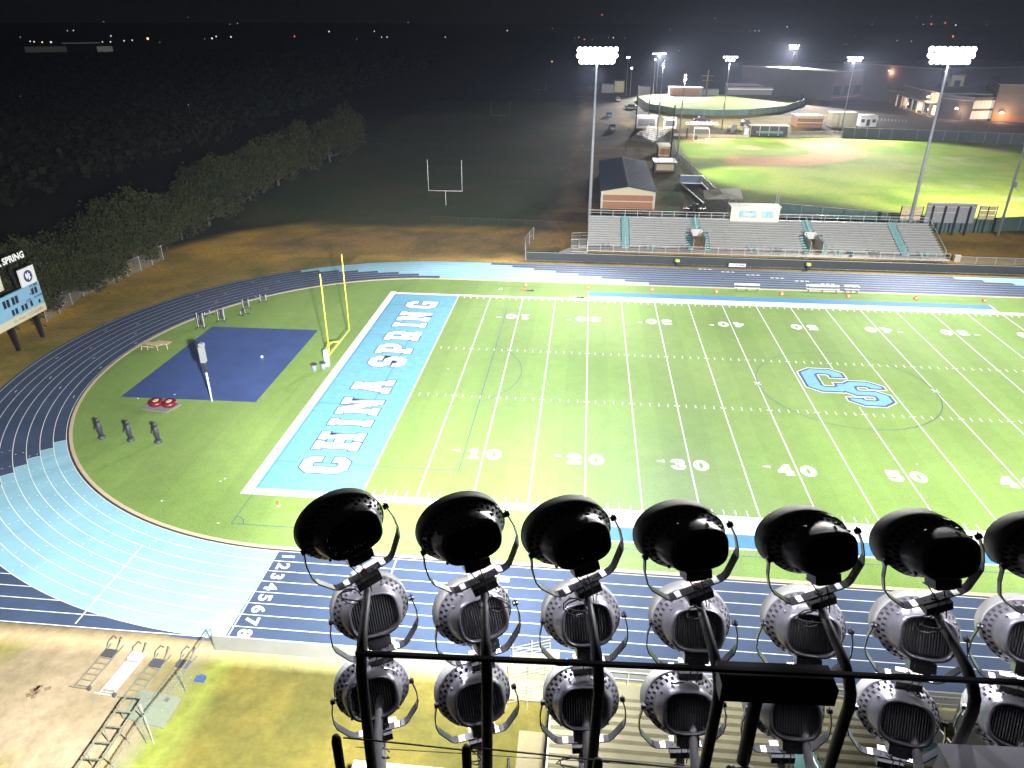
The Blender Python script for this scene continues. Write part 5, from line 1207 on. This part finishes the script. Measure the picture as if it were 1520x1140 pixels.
tb.build('pole_frame', M['white'], tn); MB().quad(tuple(L_[1]), tuple(L_[2]), tuple(L_[2] + Vector((0, 0, ht))), tuple(L_[1] + Vector((0, 0, ht)))).build('side_net', M['net'], tn)
q0, q1 = onz(1044, 311), onz(1084, 305)
tp = empty('tarp_shelter', tuple(q0), 'low shelter roofed with a creased cream tarp beside the press box', 'shelter'); ww = q1.x - q0.x + 1.5
MB().add([(0, 0, 2.0), (ww, 0, 2.4), (ww + .8, 8, 3.0), (.6, 7, 2.6), (ww * .5, 2, 2.9), (ww * .45, 5, 3.3), (0, 0, 1.9), (ww, 0, 2.3), (ww + .8, 8, 2.9), (.6, 7, 2.5)], [(0, 1, 4), (1, 2, 5, 4), (2, 3, 5), (3, 0, 4, 5), (6, 9, 8, 7)]).build('tarp', mat('cream_tarp', (0.48, 0.46, 0.36), .7, var=.12, scale=.6), tp)
for x, y in ((.3, .3), (ww - .3, .3), (.9, 6.6), (ww + .3, 7.4)): MB().bar((x, y, 0), (x, y, 2.3), .12).build('post', M['grey'], tp)
p = onz(1030, 312); mw = empty('mower', tuple(p), 'red riding mower with wide deck parked behind the far bleachers', 'mower')
MB().box((0, 0, .7), (1.6, 1.0, .5)).box((.5, 0, 1.1), (.7, .8, .4)).build('mower_body', M['dgrey'], mw); MB().box((-1.4, -.2, .3), (1.6, 1.1, .25)).box((1.6, -.3, .3), (1.4, 1.1, .25)).build('cutting_deck', M['red'], mw); MB().box((-.3, 0, 1.15), (.5, .5, .5)).build('seat', M['black'], mw)
for x, y in ((-.6, -.55), (.6, -.55), (-.6, .55), (.6, .55)): MB().tube([(x, y - .1, .35), (x, y + .1, .35)], .35, 12).build('wheel', M['black'], mw)
# ball field fences
def wpx(L, h, m, label, name='outfield_fence'):
    P_ = [onz(*q) for q in L]; o = empty(name, tuple(P_[0]), label, 'fence'); sb_, ps = MB(), MB()
    for a, b in zip(P_, P_[1:]):
        a, b = a - P_[0], b - P_[0]; sb_.bar(a + Vector((0, 0, h / 2)), b + Vector((0, 0, h / 2)), .08, h)
        n_ = max(1, round((b - a).length / 4))
        for i in range(n_ + 1): q = a.lerp(b, i / n_); ps.bar(q + Vector((0, -.08, 0)), q + Vector((0, -.08, h + .1)), .09)
        ps.bar(a + Vector((0, -.08, h)), b + Vector((0, -.08, h)), .08)
    sb_.build('fence_screen', m, o); ps.build('posts', M['grey'], o); return o
wpx([(1157, 321), (1250, 330), (1345, 338), (1400, 345), (1450, 345), (1540, 341)], 2.6, M['screen_green'], 'green screened outfield fence running behind the far bleachers to the scoreboard')
wpx([(1082, 306), (1060, 286), (1035, 262), (1003, 232), (1001, 214)], 1.5, M['chain'], 'chain-link sideline fence of the baseball field along the batting tunnel', 'sideline_fence')
wpx([(1000, 202), (1060, 204), (1112, 205)], 1.0, M['cream'], 'low cream backstop wall behind the batting turtle', 'backstop_wall')
wpx([(1168, 204), (1250, 204)], 2.0, M['chain'], 'chain-link fence between the dugout and the dark screened fence', 'chain_fence')
wpx([(1249, 204), (1340, 207), (1440, 211), (1560, 217)], 3.2, M['screen_dark'], 'dark screened fence along the far side of the baseball outfield')
wpx([(945, 149), (960, 161), (1000, 169), (1060, 172), (1110, 171), (1160, 166), (1190, 157), (1195, 151), (1188, 144)], 2.3, M['screen_green'], 'curved green screened fence round the softball outfield', 'softball_fence')
booth(993, 1041, 142, 130, 6, 'softball_dugout', 'pale framed softball dugout behind the softball dirt', 'dugout', M['purple'], M['white'], front=M['brick']); booth(1043, 1066, 141, 133, 6, 'softball_shed', 'low grey shed right of the softball dugout', 'shed', M['grey'], M['grey'])
a, b = onz(1080, 141), onz(1176, 139); ww = b.x - a.x; h = rise(a, 126)
o = empty('long_white_building', ((a.x + b.x) / 2, a.y + 2, 0), 'long low building with bright white roof edge beyond the softball field', 'building'); MB().box((0, 5, h * .4), (ww, 10, h * .8)).build('wall', M['purple'], o); MB().add([(-ww / 2, -.5, h * .62), (ww / 2, -.5, h * .62), (ww / 2, 10, h * 1.02), (-ww / 2, 10, h * 1.02), (-ww / 2, -.5, h * .5), (ww / 2, -.5, h * .5)], [(0, 1, 2, 3), (4, 5, 1, 0)]).build('roof', M['white'], o)
p = onz(1196, 144); o = empty('softball_score_sign', tuple(p), 'tilted white score panel on a dark post past the softball fence', 'sign', rz=R(-30)); h = rise(p, 129)
MB().box((0, 0, h * .7), (3.8, .3, h * .62)).build('panel', M['pad'], o); MB().bar((0, .3, 0), (0, .3, h * .9), .35).build('post', M['dgrey'], o)
# baseball scoreboard seen from behind
P0, P1 = onz(1413, 348), onz(1431, 349)
p = onz(1421, 349); bs = empty('baseball_scoreboard', tuple(p), 'big grey back of the baseball scoreboard on four black posts', 'scoreboard'); hs = rise(p, 303)
xl, xr = ony(1378, 303, p.y).x - p.x, ony(1452, 303, p.y).x - p.x
MB().box(((xl + xr) / 2, .2, hs * .70), (xr - xl, .3, hs * .62)).build('back_panel', M['grey'], bs)
for f in (.12, .37, .62, .87): MB().bar((xl + (xr - xl) * f, -.1, 0), (xl + (xr - xl) * f, -.1, hs * .93), .32).build('post', M['blackmetal'], bs)
MB().bar((xl, -.05, hs * .9), (xr, -.05, hs * .9), .12).bar((xl, -.05, hs * .72), (xl + (xr - xl) * .6, -.05, hs * .72), .1).bar((xl, -.05, hs * 1.01), (xr, -.05, hs * 1.01), .18).build('rail', M['alu'], bs)
for bx, x0_, x1_, lab in ((1346, 1338, 1372, 'framed panel board half hidden by the stadium light pole'), (1468, 1455, 1482, 'small framed panel board on the open side of the big scoreboard back')):
    p = onz(bx, 346); o = empty('panel_board', tuple(p), lab, 'sign', 'framed panel boards'); h = rise(p, 306); a, b = ony(x0_, 306, p.y).x - p.x, ony(x1_, 306, p.y).x - p.x
    for r_ in range(3):
        for c_ in range(2): MB().box((a + (b - a) * (.27 + .46 * c_), 0, h * (.58 + .17 * r_)), ((b - a) * .42, .12, h * .145)).build('panel', M['tan'], o)
    for f in (.02, .5, .98): MB().bar((a + (b - a) * f, -.12, 0), (a + (b - a) * f, -.12, h), .14).build('post', M['blackmetal'], o)
# utility pole and wires
p = onz(1048, 142); h = rise(p, 104); o = empty('utility_pole', tuple(p), 'wooden utility pole with a crossarm beyond the softball field', 'utility pole'); MB().tube([(0, 0, 0), (0, 0, h)], .35, 8).build('pole', M['wood'], o); MB().box((0, 0, h * .78), (6, .4, .4)).box((0, 0, h * .6), (5, .4, .4)).build('crossarm', M['wood'], o)

# vehicles
CAR = None
def car(px, py, rz_, label, body, group='vehicles parked by the ball fields', sc_=1.0):
    global CAR
    p = onz(px, py); o = empty('parked_car', tuple(p), label, 'car', group, R(rz_))
    prof = [(-2.25, .35), (-2.3, .75), (-2.1, .95), (-1.25, 1.02), (-.75, 1.5), (.75, 1.55), (1.35, 1.05), (2.15, .95), (2.3, .7), (2.25, .35)]
    mb = MB(); n_ = len(prof)
    for s, w_ in ((-1, .88), (1, .88)): mb.v += [(x, s * (w_ if z < 1.1 else .70), z) for x, z in prof]
    mb.f += [tuple(range(n_ - 1, -1, -1)), tuple(range(n_, 2 * n_))] + [(i, (i + 1) % n_, n_ + (i + 1) % n_, n_ + i) for i in range(n_)]; mb.m = [0] * len(mb.f)
    mb.build('body', body, o)
    g_ = MB()
    for s in (-1, 1): g_.add([(-1.0, s * .80, 1.08), (1.15, s * .80, 1.08), (.68, s * .725, 1.47), (-.70, s * .725, 1.44)], [(0, 1, 2, 3)])
    g_.add([(1.38, -.72, 1.08), (1.38, .72, 1.08), (.84, .62, 1.5), (.84, -.62, 1.5)], [(0, 1, 2, 3)]); g_.add([(-1.28, -.72, 1.05), (-1.28, .72, 1.05), (-.82, .62, 1.45), (-.82, -.62, 1.45)], [(0, 1, 2, 3)]); g_.build('window', M['glass'], o)
    for x in (-1.4, 1.4):
        for s in (-1, 1): wl = MB().tube([(x, s * .72, .34), (x, s * .92, .34)], .34, 14).build('wheel', M['black'], o); MB().tube([(x, s * .92, .34), (x, s * .93, .34)], .18, 10).build('rim', M['alu'], wl)
    for s in (-1, 1): MB().box((2.27, s * .6, .75), (.08, .35, .16)).build('headlight', M['white'], o)
    o.scale = (sc_,) * 3
    return o
M['car_white'] = mat('car_white', (.6, .62, .65), .3); M['car_dark'] = mat('car_dark', (.02, .02, .03), .3); M['car_blue'] = mat('car_blue', (.07, .10, .18), .3); M['car_silver'] = mat('car_silver', (.35, .37, .40), .3, .3)
car(917, 150, 95, 'white van-like car at the far end of the road by the long shed row', M['car_white'], sc_=1.2); car(937, 161, 10, 'dark car parked at the softball fence corner', M['car_dark'], sc_=1.2)
car(904, 173, 95, 'bluish car on the shaded edge of the road, middle of three', M['car_blue'], sc_=1.1); car(909, 192, 95, 'silver pickup-like car on the road closest to the field house', M['car_silver'], sc_=1.2); car(1041, 181, 5, 'black car parked behind the lettered backstop sign', M['car_dark'], sc_=1.35)
for px, py, lab, cm_, nm in ((1106, 187, 'dark utility tractor on the orange grass behind the dugout', 'dgrey', 'tractor'), (1087, 196, 'small utility cart with white gear by the ticket box hut', 'grey', 'utility_cart')):
    p = onz(px, py); o = empty(nm, tuple(p), lab, nm.replace('_', ' ')); MB().box((0, 0, 1.1), (3.6, 1.6, .9)).box((.6, 0, 2.0), (1.4, 1.4, .9)).build('body', M[cm_], o); MB().box((-1.2, 0, 1.8), (.9, .9, .6)).build('load', M['white'], o)
    for x in (-1.2, 1.2):
        for s in (-.8, .8): MB().tube([(x, s - .15, .55), (x, s + .15, .55)], .55, 12).build('wheel', M['black'], o)
for bx0, bx1, by, ty, lab, wm in ((893, 911, 138, 126, 'dim hut at the far end of the road, plain sided', 'grey'), (912, 926, 137, 121, 'pale lit hut beside the slim area light pole', 'cream')):
    booth(bx0, bx1, by, ty, 10, 'far_hut', lab, 'hut', M[wm], M['alu'])

# school buildings
def block(pa, pb, ptop, depth, name, label, wm, rm=None, cat='building', par=.0):
    a, b = onz(*pa), onz(*pb); h = rise(a.lerp(b, .5), ptop); d = (b - a); L__ = d.length; rz_ = math.atan2(d.y, d.x)
    o = empty(name, tuple(a.lerp(b, .5)), label, cat, None, rz_)
    MB().box((0, depth / 2, h / 2), (L__, depth, h)).build('wall', wm, o); MB().box((0, depth / 2, h + .15), (L__ + .6, depth + .6, .5)).build('roof_edge', rm or M['grey'], o)
    return o, L__, h
M['wall_tan'] = mat('school_wall_tan', (0.20, 0.165, 0.13), .85, var=.1, scale=.2); M['wall_dk'] = mat('school_wall_grey', (0.07, 0.062, 0.075), .85, var=.1, scale=.2)
o, L__, h = block((1232, 150), (1358, 141), 104, 60, 'school_hall', 'long dark hall with a reddish lit edge behind the car park', M['wall_dk'])
for k in range(9): MB().box((-L__ / 2 + (k + .5) * L__ / 9, -.1, h * .35), (L__ / 14, .2, h * .3)).build('window', M['glass'], o)
MB().bar((-L__ / 2, -.3, h * .12), (L__ / 2, -.3, h * .12), .4).build('base_trim', M['brick'], o)
o, L__, h = block((1312, 150), (1338, 158), 137, 12, 'brick_annexe', 'small tan brick annexe lit from the entrance side', M['brick'])
o, L__, h = block((1337, 157), (1388, 173), 133, 30, 'entrance_wing', 'lit school entrance wing with a column-lined front', M['wall_tan'], M['alu'])
for k in range(7): MB().bar((-L__ / 2 + 1 + k * (L__ - 2) / 6, -2.6, 0), (-L__ / 2 + 1 + k * (L__ - 2) / 6, -2.6, h * .55), .55).build('column', M['alu'], o)
MB().box((0, -1.4, h * .57), (L__, 3.0, .5)).build('canopy', M['alu'], o)
for k in range(6): MB().box((-L__ / 2 + (k + .5) * L__ / 6, -.12, h * .26), (L__ / 8, .2, h * .42)).build('window', M['window_lit'] if k in (0, 3, 5) else M['glass'], o)
def wlamp(p, power, col=(1, .62, .35), r=.5, label='warm wall lamp', rr=.5):
    o = MB().cyl((0, 0, -.2), r, .25, 10).cyl((0, 0, .05), r * .6, .4, 8).build('wall_lamp', M['warm'], loc=tuple(p)); tag(o, label, 'lamp', 'warm lamps on the school')
    l = bpy.data.lights.new('wall_light', 'POINT'); l.energy = power * .2; l.color = col; l.shadow_soft_size = .6; q = bpy.data.objects.new('wall_light', l); COL.objects.link(q); q.location = Vector(p) + Vector((-.6, -2.2, -.8))
def at_front(px, py, a, b, off=-1.2):
    """point on the facade through two ground pixels a, b seen at (px, py)"""
    A, B = onz(*a), onz(*b); d = (B - A).normalized(); nn = Vector((d.y, -d.x, 0)); r_ = ray(px, py); t = (A + nn * -off - CAM).dot(nn) / r_.dot(nn); return CAM + r_ * t
wlamp(at_front(1378, 144, (1337, 157), (1388, 173)), 9000, label='pair-lit warm lamp high on the entrance wing', r=.7); wlamp(at_front(1384, 141, (1337, 157), (1388, 173)), 6000, label='second warm lamp close beside the high entrance lamp', r=.6)
for k, px in enumerate((1342, 1352, 1364, 1376)):
    l = bpy.data.lights.new('ground_uplight', 'POINT'); l.energy = 900; l.color = (1, .72, .48); l.shadow_soft_size = .4; q = bpy.data.objects.new('ground_uplight', l); COL.objects.link(q); q.location = onz(px, 160 + k * 4.2) + Vector((1, 1, 1.6))
o, L__, h = block((1388, 174), (1438, 180), 148, 25, 'school_block', 'flat grey school block with one round warm lamp', M['wall_dk'])
wlamp(at_front(1420, 161, (1388, 174), (1438, 180)), 9000, label='round warm lamp on the flat grey school block', r=.7)
MB().box((L__ * .1, -.1, 1.6), (L__ * .28, .2, 3.2)).build('door', M['dgrey'], o)
o, L__, h = block((1438, 180), (1470, 179), 146, 22, 'glazed_lobby', 'two-storey glazed lobby glowing yellow', M['wall_tan'])
for r_ in range(2):
    for k in range(6): MB().box((-L__ / 2 + (k + .5) * L__ / 6, -.12, h * (.27 + .46 * r_)), (L__ / 7, .2, h * .36)).build('window', M['window_lit'], o)
o, L__, h = block((1470, 180), (1600, 186), 128, 40, 'gym_block', 'big plain gym block at the edge of the car park with a warm lamp', M['wall_tan'])
wlamp(at_front(1487, 167, (1470, 180), (1600, 186)), 12000, label='warm lamp low on the plain gym block', r=.8)
MB().box((0, -.1, h * .12), (L__, .25, h * .2)).build('brick_base', M['brick'], o)
o, L__, h = block((1385, 160), (1600, 150), 100, 60, 'auditorium', 'tall dark auditorium rising behind the school entrance', M['wall_dk'])
o, L__, h = block((1402, 160), (1421, 160), 112, 8, 'entry_tower', 'lit cream tower with a dark crest on the auditorium front', M['cream'])
MB().box((0, -.1, h * .72), (L__ * .45, .2, h * .26)).build('crest', M['dgrey'], o)
l = bpy.data.lights.new('tower_uplight', 'POINT'); l.energy = 5000; l.color = (1, .78, .55); l.shadow_soft_size = .5; q = bpy.data.objects.new('tower_uplight', l); COL.objects.link(q); q.location = at_front(1411, 131, (1402, 160), (1421, 160), -4)
wlamp(onz(1308, 150, 0) + Vector((0, -3, rise(onz(1308, 150), 104))), 9000, (1, .45, .25), label='orange lamp high on the dark hall edge', r=.8)
p = onz(1304, 143); o = empty('street_lamp', tuple(p), 'tall street lamp in the car park before the dark hall', 'street lamp'); MB().tube([(0, 0, 0), (0, 0, rise(p, 118))], .2, 8).build('pole', M['grey'], o); MB().box((0, 0, rise(p, 118)), (2, 1, .4)).build('lamp_head', M['dot_dim'], o)
cp = MB()
for k in range(26):                                                   # painted car park bays
    a = onz(1215 + k * 5.2, 171 + k * .35); cp.box((a.x, a.y, .012), (.5, 9, .004), rz=R(-20))
struct(cp.build('parking_markings', mat('worn_bay_paint', (.22, .21, .19), .8)))

# ------------------------------------------------------------------ town lights on the dark plain
def town(px, py, kind, r, label, grp):
    p = onz(px, max(py, 38)); H = 7.0
    k = (p - CAM).length
    if py < 38: H = max(7.0, rise(p, py))
    p.z = 0
    o = MB().tube([(0, 0, 0), (0, 0, H)], .12, 5).build('distant_lamp', M['dgrey'], loc=tuple(p)); sz = r * .8 * k / FPX
    hd_ = MB().tube([(0, 0, H), (0, 0, H + sz * .6), (0, 0, H + sz * 1.5), (0, 0, H + sz * 2)], [sz * .5, sz, sz, sz * .5], 8).build('lamp_head', M[kind], o)
    return tag(o, label, 'lamp', grp)
W, D_, RR_, O_ = 'dot_white', 'dot_dim', 'dot_red', 'dot_orange'
T = [(32, 62, D_, .6), (47, 70, W, .7), (53, 71, W, .8), (65, 72, O_, .8), (78, 72, W, 1.1), (101, 50, W, .5), (110, 50, W, .7), (155, 33, D_, .7), (154, 71, W, .7), (166, 60, W, .8), (166, 71, W, .8), (186, 69, W, .8), (198, 68, W, .8), (221, 66, O_, 1.5), (239, 71, D_, .5), (281, 26, D_, .6), (305, 65, D_, .5), (316, 65, W, 1.1), (322, 61, W, .9), (344, 62, W, 1.0), (342, 37, D_, .7), (353, 35, W, .5),
     (438, 61, RR_, .9), (489, 52, W, 1.0), (533, 26, D_, .5), (539, 26, D_, .4), (530, 65, D_, .5), (556, 51, W, .7), (567, 62, W, .7), (575, 62, W, .8), (606, 34, D_, .7), (661, 62, W, .7), (753, 50, W, .9), (789, 43, D_, .5), (820, 46, D_, .8), (893, 6, RR_, .8), (285, 186, D_, .6), (38, 170, D_, .4), (692, 43, D_, .4),
     (853, 62, D_, .5), (859, 62, W, .6), (867, 66, RR_, .7), (879, 66, D_, .5), (903, 62, D_, .6), (910, 63, W, .9), (927, 63, D_, .5), (994, 48, D_, .8), (1060, 28, D_, .8), (819, 107, O_, .9), (1120, 50, W, .6), (1126, 50, W, .6), (1112, 50, D_, .5), (1101, 50, D_, .5), (1094, 50, D_, .5), (1168, 43, W, .8), (1255, 75, D_, .6), (1250, 75, D_, .5), (1294, 38, D_, .8), (1269, 61, D_, .5), (1330, 68, W, .6), (1351, 69, W, .6),
     (1358, 26, D_, .6), (1379, 25, D_, .7), (1402, 25, D_, .5), (1370, 37, W, .7), (1382, 37, RR_, 1.0), (1402, 35, RR_, .9), (1418, 40, W, 1.0), (1413, 61, RR_, 1.1), (1464, 33, D_, .5), (1464, 39, D_, .6), (1518, 76, D_, .8), (1176, 94, W, .7), (1007, 87, D_, .5)]
nm = {W: 'white', D_: 'faint', RR_: 'red', O_: 'orange'}
NTH = ORD + ['ninth', 'tenth', 'eleventh', 'twelfth', 'thirteenth', 'fourteenth', 'fifteenth', 'sixteenth', 'seventeenth', 'eighteenth', 'nineteenth', 'twentieth', 'twenty-first', 'twenty-second', 'twenty-third', 'twenty-fourth']
cnt = {}; T.sort()
for px, py, k, r in T:
    side = 'over the dark farmland' if px < 830 else 'beyond the ball fields'
    c_ = cnt[k, side] = cnt.get((k, side), -1) + 1
    town(px, py, k, r, f"tiny {nm[k]} lamp far off {side}, {NTH[c_]} of its colour from the left", f"{nm[k]} town lamps {side}")
a, b = onz(38, 78), onz(100, 77); c_, e_ = onz(96, 72), onz(150, 71)
o = empty('distant_warehouse', tuple(a), 'low lit warehouse with white lamps far across the dark plain', 'building', rz=math.atan2((b - a).y, (b - a).x)); MB().box(((b - a).length / 2, 10, 3), ((b - a).length, 20, 6)).build('wall', emis('glowing_warehouse_wall', (.75, .72, .62), .018), o)  # wall glows by itself, standing in for lamplight on it
o = empty('distant_canopy', tuple(c_), 'long thin lit canopy beside the far warehouse', 'building', rz=math.atan2((e_ - c_).y, (e_ - c_).x)); MB().box(((e_ - c_).length / 2, 6, 6.5), ((e_ - c_).length, 12, 1.0)).build('roof', emis('glowing_canopy', (.72, .78, .72), .07), o)  # lamplight on the canopy put into the material as glow
a, b = onz(145, 77), onz(158, 77); o = empty('distant_shed', tuple(a), 'small lit shed at the end of the far canopy', 'shed', rz=0); MB().box(((b - a).length / 2, 8, 3), ((b - a).length, 16, 6)).build('wall', emis('glowing_shed_wall', (.75, .85, .75), .08), o)  # shed wall given its own glow instead of being lit

# ------------------------------------------------------------------ night air
HZ = MB().box((100, 1400, 59), (5200, 4400, 122)).build('haze', bpy.data.materials.new('night_haze'))
tag(HZ, None, None, None, 'stuff')
hm_ = HZ.data.materials[0]; hm_.use_nodes = True; n = hm_.node_tree; n.nodes.remove(n.nodes['Principled BSDF'])
pv = n.nodes.new('ShaderNodeVolumePrincipled'); pv.inputs['Density'].default_value = HAZE; pv.inputs['Color'].default_value = (.50, .57, .80, 1); pv.inputs['Anisotropy'].default_value = 0.35
n.links.new(pv.outputs[0], n.nodes['Material Output'].inputs['Volume'])
